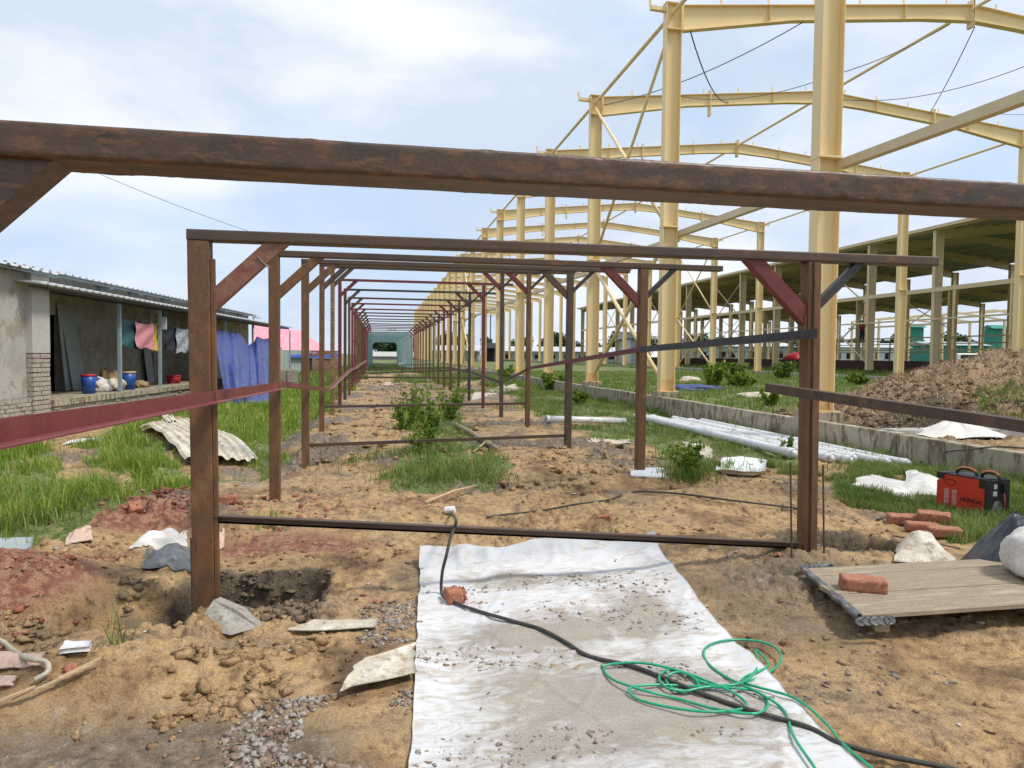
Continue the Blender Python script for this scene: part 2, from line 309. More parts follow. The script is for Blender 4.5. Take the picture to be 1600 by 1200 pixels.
def ground_mat():
    m, N, L, b = newmat('bare_soil')
    ge = N.new('ShaderNodeNewGeometry'); vec = ge.outputs['Position']
    at = N.new('ShaderNodeAttribute'); at.attribute_name = 'soil'
    sp = N.new('ShaderNodeSeparateColor'); L.new(at.outputs['Color'], sp.inputs[0])
    at2 = N.new('ShaderNodeAttribute'); at2.attribute_name = 'soil2'
    sp2 = N.new('ShaderNodeSeparateColor'); L.new(at2.outputs['Color'], sp2.inputs[0])
    a = noise(N, L, vec, 1.7, 8, .62, .4); a2 = noise(N, L, vec, 14, 6, .65); f = noise(N, L, vec, 95, 4, .6)
    soil = ramp(N, L, a, [(.31, (.13, .080, .045)), (.41, (.28, .175, .085)), (.50, (.45, .300, .145)), (.57, (.40, .275, .150)), (.67, (.19, .135, .085))])
    soil2 = ramp(N, L, a2, [(.34, (.50, .46, .43)), (.48, (.92, .90, .88)), (.58, (1.04, 1.02, 1)), (.72, (1.32, 1.28, 1.2))])
    soil = mixc(N, L, 1.0, soil, soil2, 'MULTIPLY')
    def thr(src, mod, lo, hi):           # ragged mask
        ad = N.new('ShaderNodeMath'); ad.operation = 'MULTIPLY_ADD'; L.new(mod, ad.inputs[0]); ad.inputs[1].default_value = .9; ad.inputs[2].default_value = -.45
        s = N.new('ShaderNodeMath'); s.operation = 'ADD'; L.new(src, s.inputs[0]); L.new(ad.outputs[0], s.inputs[1])
        return ramp(N, L, s.outputs[0], [(lo, (0, 0, 0)), (hi, (1, 1, 1))])
    redc = ramp(N, L, a2, [(.33, (.13, .050, .034)), (.48, (.25, .095, .062)), (.58, (.33, .19, .11)), (.7, (.36, .15, .10))])
    col = mixc(N, L, thr(sp.outputs[1], a2, .35, .65), soil, redc)
    greyc = ramp(N, L, a2, [(.35, (.10, .073, .048)), (.58, (.225, .170, .115)), (.72, (.34, .285, .22))])
    col = mixc(N, L, thr(sp.outputs[2], a2, .35, .7), col, greyc)
    gc = ramp(N, L, a2, [(.35, (.075, .11, .026)), (.52, (.14, .175, .045)), (.68, (.28, .23, .11))])
    col = mixc(N, L, thr(sp.outputs[0], a2, .4, .6), col, gc)
    strw = ramp(N, L, f, [(.35, (.16, .09, .045)), (.5, (.34, .215, .125)), (.68, (.50, .36, .23))])
    col = mixc(N, L, sp2.outputs[0], col, strw)
    dk = ramp(N, L, a2, [(.35, (.06, .044, .03)), (.65, (.19, .14, .09))])
    col = mixc(N, L, thr(sp2.outputs[1], a2, .35, .6), col, dk)
    fc = ramp(N, L, f, [(.28, (.66, .66, .66)), (.72, (1.25, 1.25, 1.25))])
    col = mixc(N, L, 1.0, col, fc, 'MULTIPLY')
    L.new(col, b.inputs['Base Color'])
    ro = mixc(N, L, thr(sp2.outputs[2], a, .4, .6), (.78, .78, .78), (.24, .24, .24)); L.new(ro, b.inputs['Roughness']); b.inputs['Specular IOR Level'].default_value = .35
    ad = N.new('ShaderNodeMath'); ad.operation = 'MULTIPLY_ADD'; L.new(a2, ad.inputs[0]); ad.inputs[1].default_value = 2.2; L.new(f, ad.inputs[2])
    bump(N, L, b, ad.outputs[0], .014, .8)
    return m
M_GROUND = ground_mat()
# ------------------------------------------------------------------ mesh helpers
class MB:
    def __init__(s): s.v = []; s.f = []
    def add(s, vs, fs):
        o = len(s.v); s.v += [tuple(v) for v in vs]; s.f += [tuple(i+o for i in f) for f in fs]; return s
    def box(s, c, d, rz=0, mat=None):
        hx, hy, hz = d[0]/2, d[1]/2, d[2]/2
        m = mat or Matrix.Rotation(rz, 3, 'Z')
        vs = [Vector(c)+m @ Vector((x*hx, y*hy, z*hz)) for z in (-1, 1) for y in (-1, 1) for x in (-1, 1)]
        return s.add(vs, [(0, 2, 3, 1), (4, 5, 7, 6), (0, 1, 5, 4), (2, 6, 7, 3), (0, 4, 6, 2), (1, 3, 7, 5)])
    def bar(s, p0, p1, w, h, up=(0, 0, 1), ch=0.0, w1=None, h1=None):
        p0 = Vector(p0); p1 = Vector(p1); d = (p1-p0).normalized(); up = Vector(up)
        if abs(d.dot(up)) > .99: up = Vector((0, 1, 0))
        sx = d.cross(up).normalized(); sz = sx.cross(d).normalized()
        w1 = w if w1 is None else w1; h1 = h if h1 is None else h1
        def prof(w, h):
            a, b = w/2, h/2
            if ch <= 0: return [(-a, -b), (a, -b), (a, b), (-a, b)]
            return [(-a+ch, -b), (a-ch, -b), (a, -b+ch), (a, b-ch), (a-ch, b), (-a+ch, b), (-a, b-ch), (-a, -b+ch)]
        r0 = [p0+sx*x+sz*z for x, z in prof(w, h)]; r1 = [p1+sx*x+sz*z for x, z in prof(w1, h1)]; n = len(r0)
        fs = [(i, (i+1) % n, n+(i+1) % n, n+i) for i in range(n)]+[tuple(range(n-1, -1, -1)), tuple(range(n, 2*n))]
        return s.add(r0+r1, fs)
    def tube(s, path, r, n=8, cap=True, r1=None):
        P = [Vector(p) for p in path]; rings = []; ux = None
        for i, p in enumerate(P):
            d = (P[min(i+1, len(P)-1)]-P[max(i-1, 0)]).normalized()
            if ux is None:
                ux = d.cross(Vector((0, 0, 1)));
                if ux.length < .05: ux = d.cross(Vector((1, 0, 0)))
            ux = (ux-d*ux.dot(d)).normalized(); uy = d.cross(ux)
            rr = r if r1 is None else r+(r1-r)*i/(len(P)-1)
            rings += [p+(ux*math.cos(2*math.pi*k/n)+uy*math.sin(2*math.pi*k/n))*rr for k in range(n)]
        fs = [(i*n+k, i*n+(k+1) % n, (i+1)*n+(k+1) % n, (i+1)*n+k) for i in range(len(P)-1) for k in range(n)]
        if cap: fs += [tuple(range(n-1, -1, -1)), tuple(range((len(P)-1)*n, len(P)*n))]
        return s.add(rings, fs)
    def lathe(s, c, prof, n=16):
        c = Vector(c); vs = [c+Vector((r*math.cos(2*math.pi*k/n), r*math.sin(2*math.pi*k/n), z)) for r, z in prof for k in range(n)]
        m = len(prof); fs = [(i*n+k, i*n+(k+1) % n, (i+1)*n+(k+1) % n, (i+1)*n+k) for i in range(m-1) for k in range(n)]
        fs += [tuple(range(n-1, -1, -1)), tuple(range((m-1)*n, m*n))]
        return s.add(vs, fs)
    def grid(s, P, thick=0.0):
        """P: list of rows of Vectors"""
        nu = len(P); nv = len(P[0]); vs = [p for r in P for p in r]
        fs = [(i*nv+j, i*nv+j+1, (i+1)*nv+j+1, (i+1)*nv+j) for i in range(nu-1) for j in range(nv-1)]
        if thick:
            k = len(vs); vs = vs+[p-Vector((0, 0, thick)) for p in vs]
            fs += [tuple(k+i for i in reversed(f)) for f in fs]
            ring = [j for j in range(nv)]+[i*nv+nv-1 for i in range(1, nu)]+[(nu-1)*nv+j for j in range(nv-2, -1, -1)]+[i*nv for i in range(nu-2, 0, -1)]
            fs += [(ring[i], ring[(i+1) % len(ring)], ring[(i+1) % len(ring)]+k, ring[i]+k) for i in range(len(ring))]
        return s.add(vs, fs)
    def ibeam(s, p0, p1, d0, d1, fw, deep, tf=.014, tw=.010):
        """I section: 'deep' is the direction across the depth"""
        p0 = Vector(p0); p1 = Vector(p1); D = Vector(deep).normalized(); ax = (p1-p0).normalized(); W = ax.cross(D).normalized()
        for sgn in (-1, 1):
            s.bar(p0+D*sgn*(d0-tf)/2, p1+D*sgn*(d1-tf)/2, fw, tf, up=D)
        a = d0/2-tf; b = d1/2-tf
        vs = [p0-D*a-W*tw/2, p0-D*a+W*tw/2, p0+D*a+W*tw/2, p0+D*a-W*tw/2, p1-D*b-W*tw/2, p1-D*b+W*tw/2, p1+D*b+W*tw/2, p1+D*b-W*tw/2]
        return s.add(vs, [(0, 3, 2, 1), (4, 5, 6, 7), (0, 1, 5, 4), (1, 2, 6, 5), (2, 3, 7, 6), (3, 0, 4, 7)])
    def mesh(s, name, m, smooth=False):
        me = bpy.data.meshes.new(name); me.from_pydata(s.v, [], s.f); me.update()
        if smooth: me.polygons.foreach_set('use_smooth', [True]*len(me.polygons))
        me.materials.append(m); return me
    def ob(s, name, m, parent=None, smooth=False):
        o = bpy.data.objects.new(name, s.mesh(name, m, smooth)); COL.objects.link(o)
        if parent: o.parent = parent; o.matrix_parent_inverse = parent.matrix_basis.inverted()
        return o
def tag(o, label, cat, group=None, kind=None):
    if label: o['label'] = label
    if cat: o['category'] = cat
    if group: o['group'] = group
    if kind: o['kind'] = kind
    return o
def thing(name, label, cat, loc=(0, 0, 0), group=None, rz=0):
    o = bpy.data.objects.new(name, None); COL.objects.link(o); o.empty_display_size = .1
    o.location = loc; o.rotation_euler = (0, 0, rz); return tag(o, label, cat, group)
def pyobj(name, V, Fa, m, parent=None, smooth=False):
    """fast mesh from numpy: Fa (n,k) faces all with k corners"""
    me = bpy.data.meshes.new(name); nv = len(V); nf, k = Fa.shape
    me.vertices.add(nv); me.vertices.foreach_set('co', np.ascontiguousarray(V, np.float32).ravel())
    me.loops.add(nf*k); me.loops.foreach_set('vertex_index', np.ascontiguousarray(Fa, np.int32).ravel())
    me.polygons.add(nf); me.polygons.foreach_set('loop_start', np.arange(0, nf*k, k, dtype=np.int32))
    if smooth: me.polygons.foreach_set('use_smooth', np.ones(nf, bool))
    me.update(calc_edges=True); me.materials.append(m)
    o = bpy.data.objects.new(name, me); COL.objects.link(o)
    if parent: o.parent = parent; o.matrix_parent_inverse = parent.matrix_basis.inverted()
    return o
ORD = ['first', 'second', 'third', 'fourth', 'fifth', 'sixth', 'seventh', 'eighth', 'ninth', 'tenth', 'eleventh', 'twelfth', 'thirteenth', 'fourteenth', 'fifteenth', 'sixteenth', 'seventeenth', 'eighteenth', 'nineteenth', 'twentieth', 'twenty-first', 'twenty-second', 'twenty-third', 'twenty-fourth']
# ------------------------------------------------------------------ ground
def build_ground():
    yaw = math.atan2(ray(CX, CY)[0], ray(CX, CY)[1])
    fine = np.linspace(-R(40), R(40), 860); co = np.linspace(R(40), 2*math.pi-R(40), 90)[1:-1]
    ang = np.concatenate([fine, co])+yaw
    rr = np.concatenate([[.25, .6, .9, 1.2], np.geomspace(1.5, 14, 470), np.geomspace(14, 60, 150)[1:], np.geomspace(60, 4000, 60)[1:]])
    A, Rr = np.meshgrid(ang, rr); X = Rr*np.sin(A); Y = Rr*np.cos(A)
    # pull columns of vertices tight to the kerb line so that the step is crisp
    Z = gz(X, Y)
    nR, nA = X.shape; V = np.stack([X, Y, Z], -1).reshape(-1, 3)
    i = np.arange(nR-1)[:, None]*nA; j = np.arange(nA)[None, :]; j2 = (j+1) % nA
    Fa = np.stack([i+j, i+nA+j, i+nA+j2, i+j2], -1).reshape(-1, 4)[:, ::-1]
    c = len(V); V = np.vstack([V, [[0, 0, float(gz(np.array([0.]), np.array([0.]))[0])]]])
    o = pyobj('ground', V, Fa, M_GROUND, smooth=True); o['kind'] = 'structure'
    x, y = V[:, 0], V[:, 1]; z = V[:, 2]
    px, py, d = project(x, y, z*0)
    gm = grass_mask(x, y).astype(float)
    gm = np.where(np.hypot(x, y) > 60, 1, gm)
    red = gauss(x, y, -2.5, 4.4, .95, .62, 4)+.9*gauss(x, y, -2.05, 6.5, .9, .42, 3)+.75*gauss(x, y, -.9, 5.6, .7, .45)+.6*gauss(x, y, .2, 6.9, .9, .4)+.5*gauss(x, y, -.2, 5.4, .35, .25)
    mudp = sst(-.02, .22, fbm(x*.9+7, y*.9, 3, 57))*sst(5, 7, y)*(x < 7.2)*(np.abs(x-1) < 6)
    grey = .62*mudp+.9*gauss(x, y, -1.6, 2.5, 1.1, .6)+.75*gauss(x, y, -.5, 2.45, .5, .5)+.5*gauss(x, y, 2.2, 3.4, .8, .6)+.55*gauss(x, y, 2.6, 4.1, .9, .35)+.5*gauss(x, y, -.6, 3.6, .35, .25)+.45*gauss(x, y, 1.5, 24, 3.5, 14)
    strw = (x > 7.4)*np.clip(1.6*np.exp(-(((x-13.3)/4.8)**2+((y-12)/4.1)**2)**3), 0, 1)
    q1 = np.exp(-(((x+.74)/.46)**6+((y-4.5)/.40)**6)); q2 = np.exp(-(((x-3.35)/.58)**6+((y-4.72)/.36)**6)); q3 = .6*np.exp(-(((x+1.25)/.30)**4+((y-4.2)/.26)**4))
    dark = np.clip(q1+q2+.9*q3+(x > 7.4)*.9*gauss(x, y, 9.0, 10.6, 1.5, 1.6, 4), 0, 1)
    wet = .5*mudp+.9*gauss(x, y, -1.7, 2.4, .7, .4)+.85*gauss(x, y, -1.3, 9.6, 1.2, .9)+.6*q3+.5*gauss(x, y, -.9, 2.9, .5, .3)
    for nm, (a, b_, c_) in (('soil', (gm, red, grey)), ('soil2', (strw, dark, wet))):
        at = o.data.color_attributes.new(nm, 'FLOAT_COLOR', 'POINT')
        arr = np.ones((len(V), 4), np.float32); arr[:, 0] = a; arr[:, 1] = b_; arr[:, 2] = c_
        at.data.foreach_set('color', np.clip(arr, 0, 1).ravel())
    return o
build_ground()
# ------------------------------------------------------------------ corridor frames
XL, XR = -1.01, 2.80
def bottom_z(x, y): return float(gz0(np.array([x]), np.array([y]))[0])
def near_bar(p0, p1, w, h, seed, ch=.010, n=420, amp=.0012):
    """rolled section with worn, pitted faces"""
    p0 = Vector(p0); p1 = Vector(p1); d = (p1-p0).normalized(); sx = d.cross(Vector((0, 0, 1))).normalized(); sz = sx.cross(d)
    pr = []
    m = 10
    a, b = w/2, h/2
    cs = [(a-ch, -b+ch, -90), (a-ch, b-ch, 0), (-a+ch, b-ch, 90), (-a+ch, -b+ch, 180)]
    for cx, cz, a0 in cs:
        for k in range(4):
            t = R(a0+30*k); pr.append((cx+ch*math.cos(t), cz+ch*math.sin(t)))
    dense = []
    for i in range(len(pr)):
        q0 = pr[i]; q1 = pr[(i+1) % len(pr)]; L_ = math.hypot(q1[0]-q0[0], q1[1]-q0[1]); k = max(1, int(L_/.008))
        dense += [(q0[0]+(q1[0]-q0[0])*t/k, q0[1]+(q1[1]-q0[1])*t/k) for t in range(k)]
    pr = np.array(dense); K = len(pr); per = np.arange(K)/K
    T = np.linspace(0, 1, n); Lm = (p1-p0).length
    TT, PP = np.meshgrid(T, per, indexing='ij')
    u = TT*Lm*18; v = np.cos(PP*2*math.pi)*4+np.sin(PP*2*math.pi)*3+PP*0
    nz = fbm(u, v+seed, 4, seed); pit = -np.maximum(fbm(u*2.4, v*5+seed, 3, seed+9)-.22, 0)*5
    flk = np.clip((fbm(u*.35, v*.8+seed, 3, seed+4)-.02)*6, 0, 1)
    r = amp*(nz*.5+flk*(pit*1.3+nz*1.2+.8*sst(0, .15, fbm(u*1.5, v*2.5, 3, seed+6))))
    nx = pr[:, 0]/(a); nzv = pr[:, 1]/(b); ln = np.hypot(nx, nzv); nx = nx/ln; nzv = nzv/ln
    P0 = np.array(p0); D = np.array(p1-p0); SX = np.array(sx); SZ = np.array(sz)
    V = P0+TT[..., None]*D+(pr[:, 0]+r*nx)[..., None]*SX+(pr[:, 1]+r*nzv)[..., None]*SZ
    i = np.arange(n-1)[:, None]*K; j = np.arange(K)[None, :]
    Fa = np.stack([i+j, i+(j+1) % K, i+K+(j+1) % K, i+K+j], -1).reshape(-1, 4)
    return V.reshape(-1, 3), Fa
NF = 19
postL = ['rust', 'rust', 'rust', 'rust', 'rust', 'band', 'red', 'dark', 'rust', 'red', 'red', 'rust', 'rust', 'rust', 'dark', 'dark', 'red', 'red', 'red', 'red']
postR = ['rust', 'rust', 'rust', 'dark', 'rust', 'rust2', 'red', 'scale', 'rust2', 'red', 'red', 'rust2', 'rust', 'dark', 'dark', 'dark', 'red', 'red', 'red', 'red']
beamC = ['near', 'beam', 'beam', 'beam', 'beam', 'beam', 'red', 'scale', 'beam', 'red', 'red', 'beam', 'beam', 'beam', 'beam', 'beam', 'red', 'red', 'red', 'red']
braceC = ['near', 'red', 'red', 'beam', 'red', 'red', 'red', 'beam', 'beam', 'red', 'red', 'rust', 'rust', 'beam', 'beam', 'beam', 'red', 'red', 'red', 'red']
CM = dict(redf=M_REDF, rust=M_RUST, band=M_BAND, red=M_RED, dark=M_RUST2, scale=M_DARK, near=M_NEAR, beam=M_BEAM, rust2=M_RUST2)
def YF(n): return 4.28+2.98*(n-1)
TOP = {4: H+1.64}
frame_lab = {0: 'thick pitted rusty beam crossing the picture in front of everything, with its brace',
 1: 'rusty brown steel frame standing over the white sheet, bottom bar above the soil',
 2: 'second rusty brown frame behind the front one, without a bottom bar',
 3: 'third brown frame from the front, low bar across its base behind the mud',
 4: 'fourth brown frame, its low bar running behind the leafy weeds',
 5: 'fifth frame whose left post is ochre with pale bands',
 6: 'first frame painted red all over, its bar above the weeds',
 7: 'black steel frame just behind the first red frame',
 8: 'brown frame with rust-red right post just behind the black frame',
 9: 'nearer of the two neighbouring red frames halfway down the corridor',
 10: 'farther of the two neighbouring red frames halfway down the corridor'}
for n in range(0, NF+1):
    Y = YF(n); cat = 'steel frame'
    lab = frame_lab.get(n) or '%s %s corridor frame counting back from the one over the white sheet' % (ORD[n-1], 'red' if beamC[n] == 'red' else 'rusty brown')
    hb = .062 if n else .058
    xl, xr = XL, XR
    if n == 0:
        pl = atY(0, 186, Y); pr_ = atY(1600, 286, Y); sl_ = (pr_.z-pl.z)/(pr_.x-pl.x)
        zl = pl.z+(xl-pl.x)*sl_; zr = pl.z+(xr-pl.x)*sl_
    elif n == 1:
        pl = atY(291, 357, Y); pr_ = atY(1467, 401, Y); xl = pl.x+.06; zl = pl.z; sl_ = (pr_.z-pl.z)/(pr_.x-pl.x); zr = zl+(xr-pl.x)*sl_
    elif n == 2:
        pl = atY(423, 390, Y); pr_ = atY(1130, 415, Y); zl = pl.z; sl_ = (pr_.z-pl.z)/(pr_.x-pl.x); zr = zl+(xr-pl.x)*sl_
    elif n == 3:
        pl = atY(472, 404, Y); pr_ = atY(985, 420, Y); zl = pl.z; sl_ = (pr_.z-pl.z)/(pr_.x-pl.x); zr = zl+(xr-pl.x)*sl_
    else:
        jit = random.uniform(-.02, .02); zl = zr = TOP.get(n, H+1.96)+jit
    root = thing('portal_frame', lab, cat, (xl, Y, bottom_z(xl, Y)), 'steel frames of the long corridor')
    pw = .118 if n == 1 else (.10 if n < 4 else .088)
    ch = .006 if n < 5 else 0
    # posts
    b0 = bottom_z(xl, Y)-.35; b1 = bottom_z(xr, Y)-.3
    leanl = atY(318, 950, Y).x-(atY(309, 380, Y).x) if n == 1 else random.uniform(-.01, .01)
    leanr = atY(1266, 880, Y).x-atY(1274, 410, Y).x if n == 1 else random.uniform(-.01, .01)
    if n == 1: xr = atY(1274, 410, Y).x
    topl = zl-hb-.002; topr = zr-hb-.002
    kl = (zl-b0)/(zl-(H-1.5)) if n == 1 else 1
    for (x, ln, zt, zb, c, wd) in ((xl, leanl*kl, topl, b0, postL[n], pw), (xr, leanr*kl, topr, b1, postR[n], pw*.8 if n == 1 else pw*.92)):
        if n in (1, 2):
            V, Fa = near_bar((x+ln, Y+.05, zb), (x, Y+.05, zt), .10, wd, 40+n+int(x*3), .006, 300, .0005)
            # near_bar's axes: swap so that the face towards +X/-X is the narrow one
            o = pyobj('post', V, Fa, CM[c], root, True)
            if x > 0 and n == 1:
                m = MB(); m.bar((x+ln-.012, Y-.006, zb), (x-.012, Y-.006, zt), .006, .014, (0, 1, 0)); m.ob('weld_seam', M_RUST2, o)
        else:
            m = MB(); m.bar((x+ln, Y+.05, zb), (x, Y+.05, zt), wd, .10, (0, 1, 0), ch); m.ob('post', CM[c], root)
    # beam
    ext = .86+random.uniform(-.05, .05)
    xe = pr_.x if n in (1, 2, 3) else xr+ext
    s_ = (zr-zl)/(xr-xl); x0 = xl-pw/2
    if n == 0: x0 = xl-.5
    za = zl+(x0-xl)*s_-hb/2; zb_ = zl+(xe-xl)*s_-hb/2
    if n < 2:
        V, Fa = near_bar((x0, Y+.05, za), (xe, Y+.05, zb_), .105, hb, 3+n, .007, 900 if n == 0 else 500, .0010 if n == 0 else .0004)
        pyobj('top_beam', V, Fa, CM[beamC[n]], root, True)
        m = MB(); m.box((x0, Y+.05, za), (.004, .1, hb-.006)); m.box((xe, Y+.05, zb_), (.004, .1, hb-.006)); m.ob('end_cap', CM[beamC[n]], root)
    else:
        m = MB(); m.bar((x0, Y+.05, za), (xe, Y+.05, zb_), .10, hb*.95, (0, 0, 1), ch); m.ob('top_beam', CM[beamC[n]], root)
    # braces: inner left, inner right, outer right
    bl = .40; wv = .095 if n < 2 else .088
    for (x, sg, k) in ((xl+pw/2-.01, 1, 1), (xr-pw/2+.01, -1, 1), (xr+pw/2-.01, 1, .82)):
        if n == 0 and k != 1: continue
        zt = zl+(x+sg*bl*k-xl)*s_-hb-.012
        cc = braceC[n] if not (k < 1) else ('scale' if n < 9 else beamC[n])
        if sg == 1 and k == 1 and n in (2, 3, 4, 5): cc = ['rust', 'rust', 'rust2', 'beam'][n-2]
        if n == 0: cc = 'near'
        if n == 1 and k == 1 and sg == 1: cc = 'redf'
        hw = (.066 if n < 2 else .060) if k == 1 else .036; bz_ = zt+.013; bc = bl*k*.93; yh = .037 if k == 1 else .025
        q4 = [(x-sg*.012, bz_-bc-hw), (x-sg*.012, bz_-bc+hw), (x+sg*(bc-hw), bz_), (x+sg*(bc+hw), bz_)]
        m = MB(); m.add([(qx, Y+.052-yh, qz) for qx, qz in q4]+[(qx, Y+.052+yh, qz) for qx, qz in q4], [(0, 1, 2, 3), (7, 6, 5, 4), (0, 4, 5, 1), (1, 5, 6, 2), (2, 6, 7, 3), (3, 7, 4, 0)])
        bo = m.ob('brace', CM[cc], root)
        if n == 1 and sg == 1 and k == 1:
            m = MB(); pa = Vector((x+.30, Y+.012, zt-bl*.26)); m.tube([pa+Vector((-.03, 0, .035)), pa+Vector((0, -.002, 0)), pa+Vector((.035, 0, -.028))], .005, 6); m.ob('weld_bead', M_WELD, bo)
            bo['label'] = 'brace with faded red primer'
        if n < 2 and k == 1:
            m = MB(); m.box((x+sg*.004, Y+.052, zt-bl*1.0), (.008, .09, .13)); m.ob('gusset', CM['rust'], root)
    if n == 1:      # rust-brown angle welded up the inner edge of the left post
        m = MB(); xx = xl+pw/2+.012; m.bar((xx+leanl*kl, Y+.03, b0), (xx+.002, Y+.03, zt-.1), .022, .04, (0, 1, 0), .002); m.ob('edge_angle', M_RUST, root)
    # bottom bars
    bb = {1: ((332, 808), (1258, 850)), 3: ((490, 694), (886, 679)), 4: ((508, 634), (824, 629)), 6: ((529, 588), (757, 590)), 7: ((540, 583), (733, 577)), 9: ((549, 576), (703, 574)), 12: ((560, 570), (676, 569))}.get(n)
    if bb:
        a = atY(*bb[0], Y); b = atY(*bb[1], Y); a.y += .05; b.y += .05
        a.x = xl+pw/2+(leanl*.7 if n == 1 else 0); b.x = xr-pw/2+(leanr*.7 if n == 1 else 0); a.z -= .02; b.z -= .02
        if n == 1:
            m = MB(); m.bar(a, b, .006, .05, (0, 0, 1)); m.bar(a+Vector((0, -.024, .024)), b+Vector((0, -.024, .024)), .048, .006, (0, 0, 1)); m.bar(a+Vector((0, .012, -.02)), b+Vector((0, .012, -.02)), .03, .012)
            m.ob('bottom_bar', M_BEAM, root)
        else:
            m = MB(); m.bar(a, b, .05, .045); m.ob('bottom_bar', CM['beam'], root)
    if n == 0:
        for o in root.children: pass
# angles laid along the rows
def angle_iron(pts, m, label, name='angle_iron', s=.05, side=1):
    mb = MB()
    for a, b in zip(pts[:-1], pts[1:]):
        a = Vector(a); b = Vector(b); d = (b-a).normalized(); sx = d.cross(Vector((0, 0, 1))).normalized()*side
        mb.bar(a, b, .005, s); mb.bar(a+sx*s*.5-Vector((0, 0, s/2)), b+sx*s*.5-Vector((0, 0, s/2)), s, .005)
    o = mb.ob(name, m); tag(o, label, 'steel angle', 'steel angles tacked along the frames'); return o
xa = XL+.085
angle_iron([atX(-600, 772, xa-.0), atX(437, 602, xa)], M_REDL, 'red primed angle iron running from the left edge past the front post', s=.062)
angle_iron([atX(440, 600, xa), atX(512, 609, xa)], M_REDL, 'short red angle iron between the second and fourth left posts', s=.055)
angle_iron([atX(514, 606, xa), atX(532, 590, xa), atX(545, 579, xa), atX(552, 575, xa)], M_REDL2, 'bent faded red flat bar climbing along the left posts', s=.06)
angle_iron([atX(553, 575, xa), atX(572, 563, xa)], M_REDL2, 'farthest faded pink bar along the left posts near the lined tunnel', s=.08)
xb = XR-.09
angle_iron([atX(1277, 521, xb), atX(1000, 546, xb)], M_DARK, 'dark mill-scale angle iron ending on the front right post', s=.06, side=-1)
angle_iron([atX(1000, 546, xb), atX(822, 576, xb)], M_RED, 'reddish angle iron between the second and fourth right posts', s=.055, side=-1)
angle_iron([atX(824, 577, xb), atX(784, 598, xb)], M_RUST2, 'short brown angle iron dropping between fourth and fifth right posts', s=.05, side=-1)
angle_iron([atX(784, 598, xb), atX(740, 583, xb), atX(705, 575, xb)], M_RUST2, 'dark bar rising along the farther right posts', s=.06, side=-1)
P0_ = atX(1194, 605, XR-.12); 
mb = MB(); A_ = atY(1196, 606, 4.16); B_ = atX(1900, 712, 3.05)
mb.bar(A_, B_, .006, .055); mb.bar(A_+Vector((.03, .03, .026)), B_+Vector((.03, .03, .026)), .055, .006)
tag(mb.ob('angle_iron', M_RUST2), 'brown rusty angle iron running from the front right post off to the right', 'steel angle', 'steel angles tacked along the frames')
# thin stakes beside the posts
for (px, y0, y1, rad, lb) in ((1235, 722, 852, .006, 'thin rusty rebar left of the front right post'), (1286, 726, 884, .006, 'thin rusty rebar right of the front right post'), (299, 840, 965, .008, 'pale rusty rod standing against the front left post')):
    a = atY(px, y0, 4.22); b = atY(px+4, y1, 4.22); b.z -= .25
    m = MB(); m.tube([b, a], rad, 6); tag(m.ob('rebar_stake', M_RUST2), lb, 'rebar', 'rods beside the front posts')
def translucent(m, f):
    N, L = m.node_tree.nodes, m.node_tree.links; b = N['Principled BSDF']; t = N.new('ShaderNodeBsdfTranslucent'); c = b.inputs['Base Color'].links[0].from_socket
    L.new(c, t.inputs['Color']); ms = N.new('ShaderNodeMixShader'); ms.inputs[0].default_value = f
    L.new(b.outputs[0], ms.inputs[1]); L.new(t.outputs[0], ms.inputs[2]); L.new(ms.outputs[0], N['Material Output'].inputs['Surface'])
translucent(M_TEAL, .62)
# lined tunnel at the end
YT0, YT1 = 4.28+2.98*19, 112
t = thing('clad_tunnel', 'corridor tunnel lined with pale teal ribbed sheets beyond the open frames', 'tunnel', (0, YT0, 0))
def ribbed(p0, p1, hgt_vec, pitch, dep, nrm, m, name, parent):
    p0 = Vector(p0); p1 = Vector(p1); n = max(2, int((p1-p0).length/pitch)); r = []
    for i in range(n):
        for (f, d) in ((0, 0), (.55, 0), (.65, dep), (.9, dep)):
            r.append(p0+(p1-p0)*((i+f)/n)+Vector(nrm)*d)
    r.append(p1)
    mb = MB(); mb.grid([r, [q+Vector(hgt_vec) for q in r]]); return mb.ob(name, m, parent)
ribbed((XL-.02, YT0, 0), (XL-.02, YT1, 0), (0, 0, H+1.86), 1.0, .06, (-1, 0, 0), M_TEAL, 'left_cladding', t)
ribbed((XR+.02, YT0, 0), (XR+.02, YT1, 0), (0, 0, H+1.86), 1.0, .06, (1, 0, 0), M_TEAL, 'right_cladding', t)
ribbed((XL, YT0, H+1.92), (XL, YT1, H+1.92), (XR-XL, 0, 0), 1.0, .06, (0, 0, 1), M_TEAL, 'roof_cladding', t)
for k in range(0, 18):
    Y = YT0+.3+k*2.98
    m = MB()
    for x, sg in ((XL+.04, 1), (XR-.04, -1)):
        m.bar((x, Y, 0), (x, Y, H+1.80), .07, .07, (0, 1, 0)); m.bar((x, Y, H+1.42), (x+sg*.4, Y, H+1.80), .05, .05)
    m.bar((XL, Y, H+1.84), (XR, Y, H+1.84), .06, .07)
    m.ob('inner_frame', M_RED if k < 1 else M_STEELB, t)
